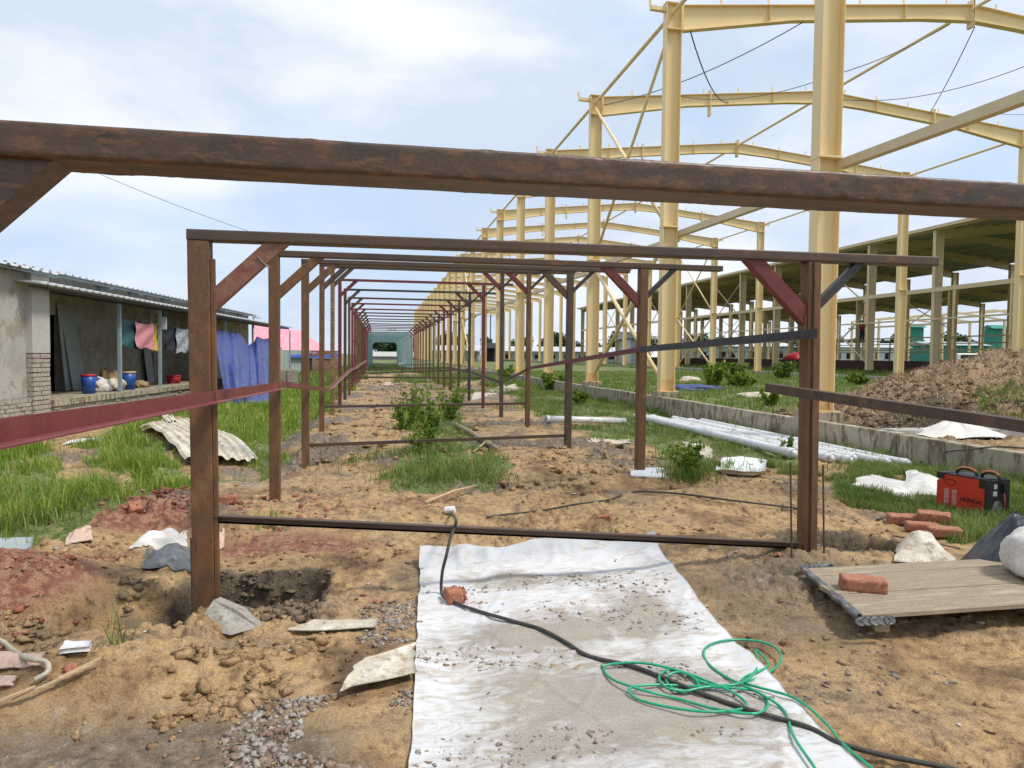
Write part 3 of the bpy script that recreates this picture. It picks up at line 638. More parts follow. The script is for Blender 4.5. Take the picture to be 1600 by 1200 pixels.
# ------------------------------------------------------------------ yellow portal building
X1, X2, BAY, Y0B = 7.5, 25.4, 6.69, 11.08
XM = (X1+X2)/2; ZP = .53; ZE = H+1.215*7.5; ZR = H+1.335*7.5; ZJ = H+.455*7.5
NB = 22
def rafter(mb, Y, sg):
    xe = X1 if sg > 0 else X2
    a = Vector((xe+sg*.2, Y, ZE-.30)); k = Vector((xe+sg*3.6, Y, ZE-.02+.38-.20)); c = Vector((XM, Y, ZR-.22))
    top0 = ZE+.0; 
    def zt(x): return ZE+(ZR-ZE)*abs(x-xe)/abs(XM-xe)
    pts = [(xe+sg*.2, .66), (xe+sg*3.4, .42), (XM-sg*1.6, .40), (XM, .46)]
    for (xa_, d0), (xb_, d1) in zip(pts[:-1], pts[1:]):
        mb.ibeam((xa_, Y, zt(xa_)-d0/2), (xb_, Y, zt(xb_)-d1/2), d0, d1, .20, (0, 0, 1))
    return zt
def plate(mb, x, Y, z0, z1, w=.22): mb.box((x, Y, (z0+z1)/2), (.02, w, z1-z0))
for n in range(-1, NB):
    Y = Y0B+BAY*n
    if n == -1: lab = 'cream portal frame nearest the camera, out to the right of the picture'
    elif n == 0: lab = 'nearest cream portal frame, thick column rising past the top of the photo'
    else: lab = '%s cream portal frame from the camera, counting columns along the kerb wall' % ORD[n]
    root = thing('cream_frame', lab, 'building frame', (X1, Y, ZP), 'cream portal frames of the new hall')
    for sg, x in ((1, X1), (-1, X2)):
        m = MB(); m.ibeam((x, Y, ZP+.02), (x, Y, ZE+.02), .40, .42, .25, (1, 0, 0)); c = m.ob('column', M_YEL, root)
        if n < 10:
            m = MB(); m.box((x, Y, ZP+.011), (.56, .36, .022)); m.ob('base_plate', M_STAIN, c)
            for zz_, dd_, nn_ in ((ZJ, (.43, .30, .035), 'splice_ledge'), (ZE-.62, (.43, .27, .025), 'stiffener'), (ZE+.045, (.46, .27, .02), 'cap_plate')):
                m = MB(); m.box((x, Y, zz_), dd_); m.ob(nn_, M_YEL, c)
            fh_ = .30 if n < 3 else .14
            m = MB(); m.box((x, Y-.012, ZP+.02+fh_/2), (.368, .010, fh_)); m.ob('stained_foot', M_STAIN, c)
            m = MB(); m.bar((x-sg*.2, Y, ZE-.12), (x-sg*.62, Y, ZE-.10), .12, .10); m.bar((x-sg*.62, Y, ZE-.06), (x-sg*.64, Y, ZE+.16), .07, .012, (0, 1, 0)); m.ob('eave_bracket', M_YEL, c)
        mb = MB(); zt = rafter(mb, Y, sg)
        ro = mb.ob('rafter', M_YEL, root)
        if n < 9:
            for xx in (x+sg*.24, x+sg*4.3, XM-sg*.012):
                m = MB(); d = .9 if abs(xx-x) > .5 and abs(xx-XM) > .1 else .75
                for dx in (-.012, .012): plate(m, xx+dx, Y, zt(xx)-d+.12, zt(xx)+.14*(abs(xx-x) > .5), .22)
                m.ob('splice_plate', M_YEL, ro)
            for k in range(1, 7):
                xx = x+sg*k*1.36
                m = MB(); m.bar((xx, Y, zt(xx)), (xx-sg*.03, Y, zt(xx)+.20), .06, .010, (0, 1, 0)); m.ob('purlin_cleat', M_YEL, ro)
                if k in (2, 5):
                    m = MB(); m.box((xx, Y, zt(xx)-.22), (.012, .19, .38)); m.ob('web_stiffener', M_YEL, ro)
    if n < 12:
        m = MB(); m.box((X1, Y, (ZP-.2)/2+.0), (.62, .50, ZP+.2)); m.ob('plinth', M_CONC, root)
        m = MB(); m.box((X2, Y, (ZP-.0)/2), (.62, .50, ZP)); m.ob('plinth', M_CONC, root)
def strut(pts, r, label, name='bracing_pipe', grp='cream bracing pipes of the new hall', m=M_YEL, n=8):
    mb = MB(); mb.tube(pts, r, n); o = mb.ob(name, m, smooth=True); tag(o, label, 'steel pipe' if name == 'bracing_pipe' else 'wire', grp); return o
for n in range(-1, 9):
    a, b = Y0B+BAY*n, Y0B+BAY*(n+1)
    xg = X1+.27
    if n == -1: P_, Q_ = atX(1310, 259, xg), atX(1600, 153, xg)
    else: P_, Q_ = atX(1058, 367, xg), atX(1205, 314, xg)
    sl2 = (Q_.z-P_.z)/(Q_.y-P_.y); z1_ = P_.z
    mb = MB(); mb.bar((xg, b-.0, z1_), (xg, a+.02, z1_+sl2*(a-b)), .14, .15); o = mb.ob('wall_girt', M_YEL2)
    tag(o, ('cream girt leading off right from the nearest thick cream column' if n == -1 else 'cream girt at mid height between %s and %s cream columns from the camera' % (ORD[n], ORD[n+1])), 'steel girt', 'mid-height girts of the new hall')
Ya, Yb = Y0B-BAY, Y0B+BAY*12
strut([(X1, Ya, ZE-.18), (X1, Yb, ZE-.18)], .055, 'long cream eave pipe along the tops of the left columns')
strut([(XM, Ya, ZR-.12), (XM, Yb, ZR-.12)], .05, 'long cream ridge pipe joining the frame apexes')
strut([(X2, Ya, ZE-.18), (X2, Yb, ZE-.18)], .05, 'long cream eave pipe along the tops of the right columns')
def xbrace(x, n, who):
    a, b = Y0B+BAY*n, Y0B+BAY*(n+1)
    strut([(x+.03, a+.1, ZE-.4), (x+.03, b-.1, ZJ+.1)], .05, 'upper pipe brace falling away from camera, %s' % who)
    strut([(x-.05, b-.1, ZE-.4), (x-.05, a+.1, ZJ+.1)], .05, 'upper pipe brace rising away from camera, %s' % who)
    strut([(x+.03, a+.1, ZJ-.2), (x+.03, b-.1, ZP+.2)], .06, 'lower pipe brace falling away from camera, %s' % who)
    strut([(x-.05, b-.1, ZJ-.2), (x-.05, a+.1, ZP+.25)], .06, 'lower pipe brace rising away from camera, %s' % who)
xbrace(X1, 1, 'left wall behind second cream column')
xbrace(X1, 7, 'left wall far down the row')
xbrace(X2, 6, 'right wall of the new hall')
def wire(pts_, sag, label, r=.012):
    a, b = Vector(pts_[0]), Vector(pts_[1]); P = [a.lerp(b, t/20)-Vector((0, 0, sag*4*(t/20)*(1-t/20))) for t in range(21)]
    strut(P, r, label, 'sagging_wire', 'wires strung across the new hall', M_CABLE, 5)
YB, YC = Y0B+BAY, Y0B+2*BAY
wire((atY(1079, 50, YB), atY(1138, 160, YC)), .5, 'short black wire hanging from the second frame by its left column', .018)
wire((atY(940, 165, YC), atY(1256, 34, YB)), .3, 'black wire rising right behind the second cream column', .014)
wire((atY(1285, 122, YB), atY(1484, 38, YB)), .15, 'black wire under the right part of the near rafter', .012)
wire((atY(1285, 152, YC), atY(1620, 96, YB)), .5, 'black wire crossing the sky at right below the rafter', .012)
wire((atY(1523, 42, YB), atY(1452, 178, YC)), .1, 'black wire dropping steeply from the frame apex at right', .014)
wire((atY(1060, 150, YC), atY(1285, 124, YB)), .3, 'thin black wire sagging along the third frame rafter', .010)
wire((atY(1530, 176, YC), atY(1640, 178, YC)), .05, 'short thin wire near right edge below the cream rafters', .010)
wire((atY(110, 252, 30), atY(400, 365, 40)), .12, 'thin overhead line in the sky above the left building', .011)
# kerb wall with plinths
kw = thing('kerb_wall', 'long low stained concrete kerb wall running along the cream columns', 'low wall', (7.2, 5, 0))
for k in range(26):
    a = 2.2+k*2.2; b = a+2.19; dz = random.uniform(-.01, .01)
    m = MB(); m.bar((7.27+random.uniform(-.008, .008), a, .02+dz), (7.27+random.uniform(-.008, .008), b, .02+dz), .17, .76, (0, 0, 1), .008); m.ob('wall_panel', M_CONC, kw)
kw2 = thing('kerb_wall', 'second low kerb wall far right along the right row of cream columns', 'low wall', (25, 10, .2))
m = MB(); m.bar((X2, 8, .42), (X2, 150, .42), .22, .26); m.ob('wall_panel', M_CONC2, kw2)
fb = thing('foundation_beam', 'grey concrete foundation beam with rebar stubs beside the white cover', 'concrete beam', (8, 8.7, .3))
m = MB(); m.bar((7.36, 9.2, .27), (14.5, 9.4, .27), .30, .30, (0, 0, 1), .008); m.ob('beam_body', M_CONC2, fb)
for k in range(14):
    m = MB(); x = 7.55+k*.32; m.tube([(x, 9.2, .40), (x+random.uniform(-.02, .02), 9.2, .48)], .007, 5); m.ob('rebar_stub', M_RUST2, fb)
# ------------------------------------------------------------------ old roofed hall on the right
def open_hall(label, xa, xb_, ya, yb, nb, ze, zr, zfloor, mc, mr, girt=None, far_low=True, phase=0):
    root = thing('open_hall', label, 'industrial hall', (xa, ya, zfloor))
    xm = (xa+xb_)/2
    for k in range(nb):
        Y = ya+phase+(yb-ya-phase)*k/(nb-1)
        for x in (xa, xb_):
            m = MB(); m.ibeam((x, Y, zfloor), (x, Y, ze), .50, .60, .24, (1, 0, 0)); m.ob('column', mc, root)
        m = MB()
        m.ibeam((xa+.27, Y+.013, ze-.1), (xm, Y+.013, zr-.3), .8, .5, .2, (0, 0, 1)); m.ibeam((xm, Y+.013, zr-.3), (xb_-.27, Y+.013, ze-.1), .5, .8, .2, (0, 0, 1)); m.ob('rafter', mc, root)
        if k < nb-1 and k % 3 == 1:
            Yn = ya+phase+(yb-ya-phase)*(k+1)/(nb-1); m = MB()
            for (z0, z1) in ((zfloor+.3, (ze+zfloor)/2), ((ze+zfloor)/2, ze-.5)):
                m.tube([(xa, Y, z0), (xa, Yn, z1)], .05, 6); m.tube([(xa, Yn, z0), (xa, Y, z1)], .05, 6)
            m.ob('cross_brace', mc, root)
    # roof sheets, purlins, fascia
    for (x0, z0, x1, z1) in ((xa-.5, ze+.18, xm, zr+.24), (xm, zr+.24, xb_+.5, ze+.18)):
        rows = []
        nY = int((yb-ya)/1.0)
        r0, r1 = [], []
        for i in range(nY*2+1):
            Y = ya-2+(yb-ya+4)*i/(nY*2); dz = .05*(i % 2)
            r0.append(Vector((x0, Y, z0+dz))); r1.append(Vector((x1, Y, z1+dz)))
        m = MB(); m.grid([r0, r1]); m.ob('roof_slope', mr, root)
        for k in range(7):
            t_ = (k+.3)/7; x = x0+(x1-x0)*t_; z = z0+(z1-z0)*t_-.14
            m = MB(); m.bar((x, ya-2, z), (x, yb+2, z), .07, .20); m.ob('purlin', M_DROOF if k else mc, root)
    m = MB(); m.bar((xa-.52, ya-2, ze+.16), (xa-.52, yb+2, ze+.16), .03, .20); m.ob('fascia', mc, root)
    for z in (girt or []):
        m = MB(); m.bar((xa-.28, ya-1, z), (xa-.28, yb, z), .10, .26 if z == girt[0] else .10); m.ob('girt', mc, root)
    for z in (H+.9, H+2.1):
        m = MB(); m.bar((xb_, ya, z), (xb_, yb, z), .08, .12); m.ob('rear_girt', mc, root)
    return root
open_hall('long open hall with dark roof and beige columns beyond the cream frames at right', 34, 51.7, 32.6-12, 32.6+6*14, 17, H+7.95, H+9.0, .65, M_YEL2, M_DROOF, [H+4.3, H+2.5])
open_hall('second dark-roofed hall seen through the first one at the far right', 56, 73, 34, 124, 14, H+6.95, H+7.9, .6, M_YEL2, M_DROOF)
# far skeleton hall
sk = thing('skeleton_hall', 'distant bare cream steel skeleton behind the two roofed halls at far right', 'industrial hall', (85, 60, .6))
for k in range(10):
    Y = 52+k*7
    for xc_ in (84, 102):
        m = MB(); m.bar((xc_, Y, .5), (xc_, Y, 8.2), .3, .3, (0, 1, 0)); m.ob('column', M_YEL2, sk)
    m = MB(); m.bar((84, Y, 8.1), (93, Y, 9.1), .25, .3); m.bar((93, Y, 9.1), (102, Y, 8.1), .25, .3); m.ob('rafter', M_YEL2, sk)
m = MB(); m.bar((84, 50, 6.9), (84, 116, 6.9), .2, .3); m.ob('girt', M_YEL2, sk)
# dark low retaining wall of the old hall
M_RETW = plain('dark_brick_wall', (.10, .055, .045), .9)
m = MB(); m.bar((45, 28, .75), (45, 118, .75), .3, 1.1); tag(m.ob('plinth_wall', M_RETW), 'dark reddish low brick wall inside the open hall, behind its columns', 'low wall')
# ------------------------------------------------------------------ left building
O_ = Vector((-6.47, 19.5)); U_ = Vector((.0882, .9961)); W_ = Vector((-.9961, .0882))
def LB(a, b, z): q = O_+U_*a+W_*b; return Vector((q.x, q.y, z))
def a_of(px, b):           # along-position where the vertical plane through photo column px meets line b
    d = ray(px, 560); n = Vector((d[1], -d[0])); q = O_+W_*b
    return -(q.dot(n))/U_.dot(n)
RZB = math.atan2(-U_.x, U_.y)
def lbox(mb, a0, a1, b0, b1, z0, z1):
    c = LB((a0+a1)/2, (b0+b1)/2, (z0+z1)/2); mb.box(c, (abs(b1-b0), abs(a1-a0), z1-z0), rz=RZB); return mb
lb = thing('long_building', 'low grey rendered building with corrugated roof and open porch on the left', 'building', LB(0, 0, 0))
ZPL = .42; EV = 3.14
aP0, aP1 = a_of(46, 0), a_of(74, 0); aEnd = a_of(403, 1.1)
m = MB(); lbox(m, -16, aP0, .06, .30, .52, EV-.16); m.ob('side_wall', M_PLAST, lb)
m = MB(); lbox(m, -16, aP0, .0, .30, -.3, .515); so_ = m.ob('side_wall_base', M_MORT, lb)
def brickcourse(a0, a1, b, z0, z1, rows, blen, parent, mat, lim, name='brick'):
    """bricks proud of a wall face; returns nothing"""
    hr = (z1-z0)/rows; me = None; stuff = MB()
    for r in range(rows):
        a = a0-(blen/2 if r % 2 else 0)
        while a < a1-.02:
            s0 = max(a, a0)+.008; s1 = min(a+blen, a1)-.008
            if s1-s0 > .04:
                pz = random.uniform(.006, .035)
                tgt = MB() if lim else stuff
                lbox(tgt, s0, s1, b-pz, b+.05, z0+r*hr+.007, z0+(r+1)*hr-.007)
                if lim: tgt.ob(name, mat, parent)
            a += blen
    if not lim:
        o = stuff.ob('brick_facing', mat, parent); o['kind'] = 'stuff'
brickcourse(-6, aP0-.01, 0, -.05, .5, 7, .25, lb, M_BRICKW, False)
m = MB(); lbox(m, aP0, aP1, -.06, .30, 1.40, EV-.14); pil = m.ob('pilaster', M_PLAST2, lb)
m = MB(); lbox(m, aP0+.02, aP1-.02, -.01, .28, -.3, 1.395); pc = m.ob('pilaster_core', M_MORT, lb)
hr = 1.42/15
for r in range(15):
    cuts = [aP0, aP0+(aP1-aP0)*(.55 if r % 2 else .45), aP1]
    for c0, c1 in zip(cuts[:-1], cuts[1:]):
        m = MB(); lbox(m, c0+.008+random.uniform(0, .012), c1-.008+random.uniform(-.01, .012), -.045-random.uniform(0, .03), .20, -.03+r*hr+.008, -.03+(r+1)*hr-.008); m.ob('brick', M_BRICKW, pc)
WB = 1.55
aD0 = aP1; aD1 = a_of(101, WB)
m = MB(); lbox(m, aP0+.05, aEnd, WB, WB+.25, 2.35, EV+.17); m.ob('upper_wall', M_PLAST, lb)
aD2, aD3 = a_of(226, WB), a_of(241, WB)
for a0, a1 in ((aD1, aD2), (aD3, aEnd)):
    m = MB(); lbox(m, a0, a1, WB, WB+.25, ZPL, 2.348); m.ob('porch_wall', M_PLAST, lb)
m = MB(); lbox(m, aP0+.05, aP1+.02, .31, WB, ZPL, EV-.02); m.ob('return_wall', M_PLAST2, lb)
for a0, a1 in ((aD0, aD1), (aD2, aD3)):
    m = MB(); lbox(m, a0-.2, a1+3.6, WB+1.2, WB+1.3, ZPL-.1, 2.6); m.ob('shade_painted_wall', M_BLK, lb)  # near-black colour stands in for the shade inside the doorways
    m = MB(); lbox(m, a0-.3, a1+3.6, WB+.26, WB+1.19, 2.36, 2.42); m.ob('shade_painted_ceiling', M_BLK, lb)  # same near-black colour, so the room reads as unlit from above too
m = MB(); lbox(m, -16, aEnd, 5.8, 6.0, 0, EV-.4); m.ob('rear_wall', M_PLAST, lb)
m = MB(); lbox(m, aEnd-.25, aEnd, WB, 5.9, 0, EV-.02); m.ob('end_wall', M_PLAST, lb)
# jagged brick jamb right of the first door
for r in range(17):
    m = MB(); lbox(m, aD1-.02, aD1+.22+random.uniform(-.03, .05), WB-.05-random.uniform(0, .03), WB+.2, ZPL+r*.11+.008, ZPL+(r+1)*.11-.006); m.ob('brick', M_BRICKW, lb)
# roof (ribbed sheet)
def ribsheet(a0, a1, b0, z0, b1, z1, pitch, m, name, parent, dep=.035, th=.012):
    n = int((a1-a0)/pitch); r0, r1 = [], []
    for i in range(n):
        for f, d in ((0, 0), (.6, 0), (.7, dep), (.9, dep)):
            a = a0+(a1-a0)*(i+f)/n; r0.append(LB(a, b0, z0+d)); r1.append(LB(a, b1, z1+d))
    mb = MB(); mb.grid([r0, r1], th); return mb.ob(name, m, parent)
EVs = .12
ribsheet(-16, aP1+.1, -.25, EV-.12, 3.2, EV+.02+EVs*3.45, .34, M_ROOFW, 'roof', lb)
ribsheet(aP1+.1, aEnd+.15, 1.0, EV+.02+EVs*1.25, 3.2, EV+.02+EVs*3.45, .34, M_ROOFW, 'roof', lb)
ribsheet(-16, aEnd+.15, 3.2, EV+.02+EVs*3.45, 6.3, EV+.02, .34, M_ROOFW, 'roof', lb)
m = MB(); m.bar(LB(-16, -.12, EV-.15), LB(aP1, -.12, EV-.15), .06, .04); m.ob('eave_purlin', M_STEELB, lb)
m = MB(); m.bar(LB(aP1, 1.2, EV+.13), LB(aEnd, 1.2, EV+.13), .05, .05); m.ob('eave_purlin', M_STEELB, lb)
for px in (70, 160, 208, 258, 300, 345, 375, 398):
    a = a_of(px, WB-.1); m = MB(); m.bar(LB(a, WB-.06, 2.7), LB(a, WB-.06, EV+.12), .05, .05, (0, 1, 0)); m.bar(LB(a+.04, 1.2, EV+.085), LB(a+.04, WB, EV+.12), .28, .04); m.ob('roof_support', M_STEELB, lb)
# porch
aQ0 = a_of(60, -.35); aQ1 = a_of(455, -.35)
ribsheet(aQ0, aQ1, -.42, 2.78, WB-.02, 2.96, .30, M_ROOFW, 'porch_roof', lb, dep=.022, th=.035)
m = MB(); m.bar(LB(aQ0, -.2, 2.70), LB(aQ1, -.2, 2.70), .06, .05); m.bar(LB(aQ0, .7, 2.79), LB(aQ1, .7, 2.79), .06, .09); m.ob('porch_purlin', M_DARK, lb)
for px in (187, 250, 316, 352, 395, 453):
    a = a_of(px, 0); m = MB(); m.bar(LB(a, 0, ZPL-.05 if px < 400 else 0), LB(a, 0, 2.66), .085 if px < 300 else .07, .085, (0, 1, 0), .004); m.ob('porch_post', M_STEELB, lb)
aPl1 = a_of(440, 0)
m = MB(); lbox(m, aP1+.01, aPl1, -.14, WB, ZPL-.13, ZPL); m.ob('porch_slab', M_CONC, lb)
m = MB(); lbox(m, aP1+.03, aPl1-.05, -.08, WB, -.3, ZPL-.135); m.ob('porch_base', M_MORT, lb)
brickcourse(aP1+.03, aPl1-.05, -.08, -.05, ZPL-.14, 5, .25, lb, M_BRICKW, False)
# leaning panels
def leaning(px0, px1, ztop, lean, label, m=M_SHEET, b=WB-.55):
    a0, a1 = a_of(px0, b), a_of(px1, b)
    q = [LB(a0, b, ZPL+.02), LB(a1, b, ZPL+.02)]; t_ = [LB(a0+lean, WB-.06, ztop), LB(a1+lean, WB-.06, ztop)]
    r0, r1 = [], []; n = 5
    for i in range(n):
        for f, d in ((0, 0), (.7, 0), (.78, .03), (.92, .03)):
            s = (i+f)/n; o2 = -W_*d; r0.append(q[0].lerp(q[1], s)+Vector((o2.x, o2.y, 0))); r1.append(t_[0].lerp(t_[1], s)+Vector((o2.x, o2.y, 0)))
    mb = MB(); mb.grid([r0, r1]); mb.grid([[p+Vector((W_.x, W_.y, 0))*.02 for p in r0], [p+Vector((W_.x, W_.y, 0))*.02 for p in r1]])
    tag(mb.ob('leaning_sheet', m), label, 'metal sheet', 'sheets leaned on the porch wall')
leaning(102, 118, 2.62, -.02, 'left grey ribbed sheet leaned beside the dark doorway', b=WB-.22)
leaning(114, 133, 2.6, -.05, 'right grey ribbed sheet leaned beside the dark doorway', b=WB-.34)
leaning(231, 240, 2.5, -.2, 'pale narrow panel leaned in the second doorway', M_ROOFW, b=WB-.2)
# things on the porch
def pail(px, b, r, h, cs, label, cat='bucket', name='bucket'):
    a = a_of(px, b); c = LB(a, b, ZPL+.002); t_ = thing(name, label, cat, c)
    m = MB(); m.lathe(c, [(r*.85, 0), (r*.95, h*.6), (r, h), (r*.93, h), (r*.8, .03)], 14); m.ob('body', cs[0], t_, True)
    m = MB(); m.lathe(c+Vector((0, 0, h)), [(r*1.04, 0), (r*1.04, .04), (r*.95, .05)], 14); m.ob('rim', cs[1], t_, True)
pail(138, .35, .16, .42, (M_BLUEB, M_REDB), 'blue bucket with red rim beside the leaning grey sheets')
pail(147, .6, .15, .30, (M_BLUEB, M_BLUEB), 'plain blue bucket behind the red-rimmed one')
pail(200, .3, .19, .44, (M_BLUEB, M_PWOOD), 'paint-splashed blue and cream bucket right of the porch post')
pail(271, .6, .22, .22, (M_REDB, M_REDB), 'shallow red basin on the porch floor', 'basin', 'basin')
def blob(c, sx, sy, sz, m, seed, n=14, name='sack', amp=.25, flat=.0, rz=0, parent=None):
    vs = []; nu, nv = n*2, n
    th = np.linspace(0, 2*math.pi, nu, endpoint=False); ph = np.linspace(.02, math.pi-.02, nv)
    T, P = np.meshgrid(th, ph); x = np.sin(P)*np.cos(T); y = np.sin(P)*np.sin(T); z = np.cos(P)
    k = 1+amp*fbm(x*2.2+seed*3.1+z, y*2.2+seed+z*1.3, 4, seed); fold = amp*.35*np.abs(fbm(x*4+seed+z*2, y*4-z*2, 3, seed+7))
    x, y, z = x*(k-fold)*sx, y*(k-fold)*sy, np.maximum(z*(k-fold), -.5)*sz
    cr_, sr_ = math.cos(rz), math.sin(rz); V = np.stack([c[0]+x*cr_-y*sr_, c[1]+x*sr_+y*cr_, c[2]+z], -1).reshape(-1, 3)
    i = np.arange(nv-1)[:, None]*nu; j = np.arange(nu)[None, :]
    Fa = np.stack([i+j, i+nu+j, i+nu+(j+1) % nu, i+(j+1) % nu], -1).reshape(-1, 4)
    return pyobj(name, V, Fa, m, parent, True)
tag(blob(LB(a_of(158, .5), .5, ZPL+.12), .22, .4, .22, M_SACK, 3, amp=.75), 'crumpled white sack on the porch right of the blue buckets', 'sack', 'sacks on the porch')
tag(blob(LB(a_of(169, .6), .6, ZPL+.22), .2, .35, .34, M_STRAW, 5, amp=.75), 'brown paper sack standing highest in the porch heap', 'sack', 'sacks on the porch')
tag(blob(LB(a_of(178, .4), .4, ZPL+.12), .25, .45, .2, M_SACKG, 6, amp=.75), 'grubby pale sack slumped against the porch post', 'sack', 'sacks on the porch')
tag(blob(LB(a_of(219, .5), .5, ZPL+.06), .22, .4, .12, M_STRAW, 8, amp=.75), 'low tan heap of sacking right of the splashed bucket', 'sack', 'sacks on the porch')
# laundry
def cloth_hang(px0, px1, y0a, y0b, y1a, y1b, b, m, label, seed, folds=5, name='laundry', amp=.03):
    a0, a1 = a_of(px0, b), a_of(px1, b); c0, c1 = LB(a0, b, 0), LB(a1, b, 0)
    def zz(c, py, px):
        d = ray(px, py); t_ = c.y/d[1]; return H+d[2]*t_
    rows = []
    for i in range(15):
        v = i/14; row = []
        for j in range(25):
            u = j/24; c = c0.lerp(c1, u); zt = zz(c0, y0a, px0)*(1-u)+zz(c1, y0b, px1)*u; zb = zz(c0, y1a, px0)*(1-u)+zz(c1, y1b, px1)*u
            f = amp*math.sin(u*folds*6.28+seed+v*.8)*(.35+.65*v)+.02*math.sin(v*9+u*7+seed)
            q = c+Vector((W_.x, W_.y, 0))*f; z = zt+(zb-zt)*v-.05*math.sin(u*math.pi)*(1-v)+(.03*math.sin(u*11+seed) if v > .9 else 0)
            row.append(Vector((q.x, q.y, z)))
        rows.append(row)
    mb = MB(); mb.grid(rows); o = mb.ob(name, m, smooth=True); tag(o, label, 'laundry', 'laundry on the porch line'); return o
o = cloth_hang(191, 216, 494, 503, 540, 545, .02, M_TEALD, 'dark teal checked cloth hanging beside the first porch post', 1)
cloth_hang(213, 241, 503, 505, 543, 545, -.06, M_PNKC, 'pink pleated cloth hanging on the line', 2, 8)
cloth_hang(236, 246, 503, 505, 548, 547, .06, M_YELC, 'yellow garment half hidden behind the pink cloth', 3)
cloth_hang(257, 276, 507, 510, 545, 550, .0, M_BLKC, 'black shirt hanging on the line', 4)
cloth_hang(275, 298, 511, 513, 552, 548, -.05, M_CHK, 'black and white patterned garment hanging behind the front post', 5)
wl = MB(); wl.tube([LB(a_of(187, 0), 0, 2.34), LB(a_of(250, 0), 0, 2.18), LB(a_of(316, 0), 0, 2.3)], .008, 5); tag(wl.ob('washing_line', M_CABLE), 'thin washing line between the porch posts', 'rope')
m = MB(); c = LB(a_of(257, -.1), -.1, 0); m.box((c.x, c.y, 2.28), (.12, .12, .36)); lm = m.ob('porch_lamp', M_LABEL); tag(lm, 'small grey lamp housing hanging by the second porch post', 'lamp')
m = MB(); m.tube([(c.x-.25+.12*math.cos(t_*.7), c.y+.1*math.sin(t_*.7), 2.5+.14*math.sin(t_*.9)) for t_ in range(22)], .008, 5); m.ob('cable_coil', M_HOSE2, lm)
# blue tarp stretched from the porch edge to the ground
def tarp_blue():
    top = [(333, 514), (345, 517), (358, 521), (372, 519), (380, 528), (388, 539), (396, 535), (402, 525), (412, 530), (427, 527)]
    bot = [(352, 636), (362, 632), (372, 634), (380, 630), (386, 634), (392, 633), (400, 631), (408, 631), (417, 628), (430, 624)]
    rows = []
    n = 60
    for i in range(30):
        v = i/29; row = []
        for j in range(n):
            s = j/(n-1)*(len(top)-1); k = min(int(s), len(top)-2); f = s-k
            tp = (top[k][0]*(1-f)+top[k+1][0]*f, top[k][1]*(1-f)+top[k+1][1]*f); bp = (bot[k][0]*(1-f)+bot[k+1][0]*f, bot[k][1]*(1-f)+bot[k+1][1]*f)
            a = a_of(tp[0], -.1); q = LB(a, -.1, 0); d = ray(*tp); A = Vector((q.x, q.y, H+d[2]*q.y/d[1])); B = atZ(bp[0], bp[1], .04)
            p = A.lerp(B, v); p.z -= .25*math.sin(v*math.pi)*(.4+.6*abs(math.sin(s*1.2)))
            nz = .22*float(fbm(np.array(s*1.4), np.array(v*1.5), 4, 5))+.16*math.sin(s*3.3+v*1.4)*v+.08*abs(math.sin(s*5.1-v*2))*v
            p.y -= nz*1.4; p.x += nz*.5; row.append(p)
        rows.append(row)
    mb = MB(); mb.grid(rows); o = mb.ob('blue_tarpaulin', M_BLUE, smooth=True); tag(o, 'faded blue tarpaulin stretched from the porch edge down to the grass', 'tarpaulin')
tarp_blue()
# pink roofed shed beyond
sh = thing('tarpaulin_shed', 'shed with pink and blue tarpaulin roof behind the long building', 'shed', (-6, 50, 0))
def quad(pts, m, name, parent, n=14, amp=.06, seed=0):
    a, b, c, d = [Vector(p) for p in pts]; rows = []
    for i in range(n):
        u = i/(n-1); rows.append([a.lerp(b, j/(n-1)).lerp(d.lerp(c, j/(n-1)), u)+Vector((0, 0, amp*float(fbm(np.array(u*5.+seed), np.array(j*5./n), 3, seed)))) for j in range(n)])
    mb = MB(); mb.grid(rows, .03); return mb.ob(name, m, parent)
quad([atD(396, 552, 43), atD(520, 552, 52), atD(470, 517, 60), atD(396, 506, 50)], M_PINK, 'pink_roof', sh, amp=.35)
quad([atD(455, 559, 46), atD(526, 559, 52), atD(526, 550, 52.5), atD(455, 553, 46.5)], M_BLUEB, 'blue_roof_edge', sh, amp=.1, seed=4)
quad([atD(446, 519, 61), atD(456, 515, 61), atD(440, 508, 62), atD(430, 514, 62)], M_BLUEB, 'blue_roof_patch', sh, amp=.1, seed=5)
m = MB(); A = atD(436, 552, 45); B = atD(487, 552, 49); 
ribbed((A.x, A.y, -.1), (B.x, B.y, -.1), (0, 0, 1.75), .4, .05, (0, -1, 0), M_SHEET, 'sheet_wall', sh)
A = atD(487, 552, 48.6); B = atD(530, 552, 53)
for k in range(9):
    m = MB(); z = -.05+k*.19; dy = random.uniform(-.05, .05); m.bar((A.x, A.y+dy, z+.09), (B.x, B.y+dy, z+.09+random.uniform(-.03, .03)), .06, .165); m.ob('board', M_WALLRB, sh)
m = MB(); A = atD(397, 552, 42.5); B = atD(440, 552, 45); m.bar((A.x, A.y, .8), (B.x, B.y, .8), .1, 2.0); m.ob('side_wall', M_SHEET, sh)
# brick stub below the porch end
bs = thing('brick_pier', 'low pale brick pier in the grass at the end of the porch', 'brick pier', atZ(449, 603))
c = atZ(449, 606)
for r in range(6):
    for k in range(2):
        m = MB(); m.box((c.x+(k-.5)*.42, c.y, .05+r*.13), (.40, .4, .118), rz=.1+random.uniform(-.02, .02)); m.ob('brick', M_BRICKW, bs)
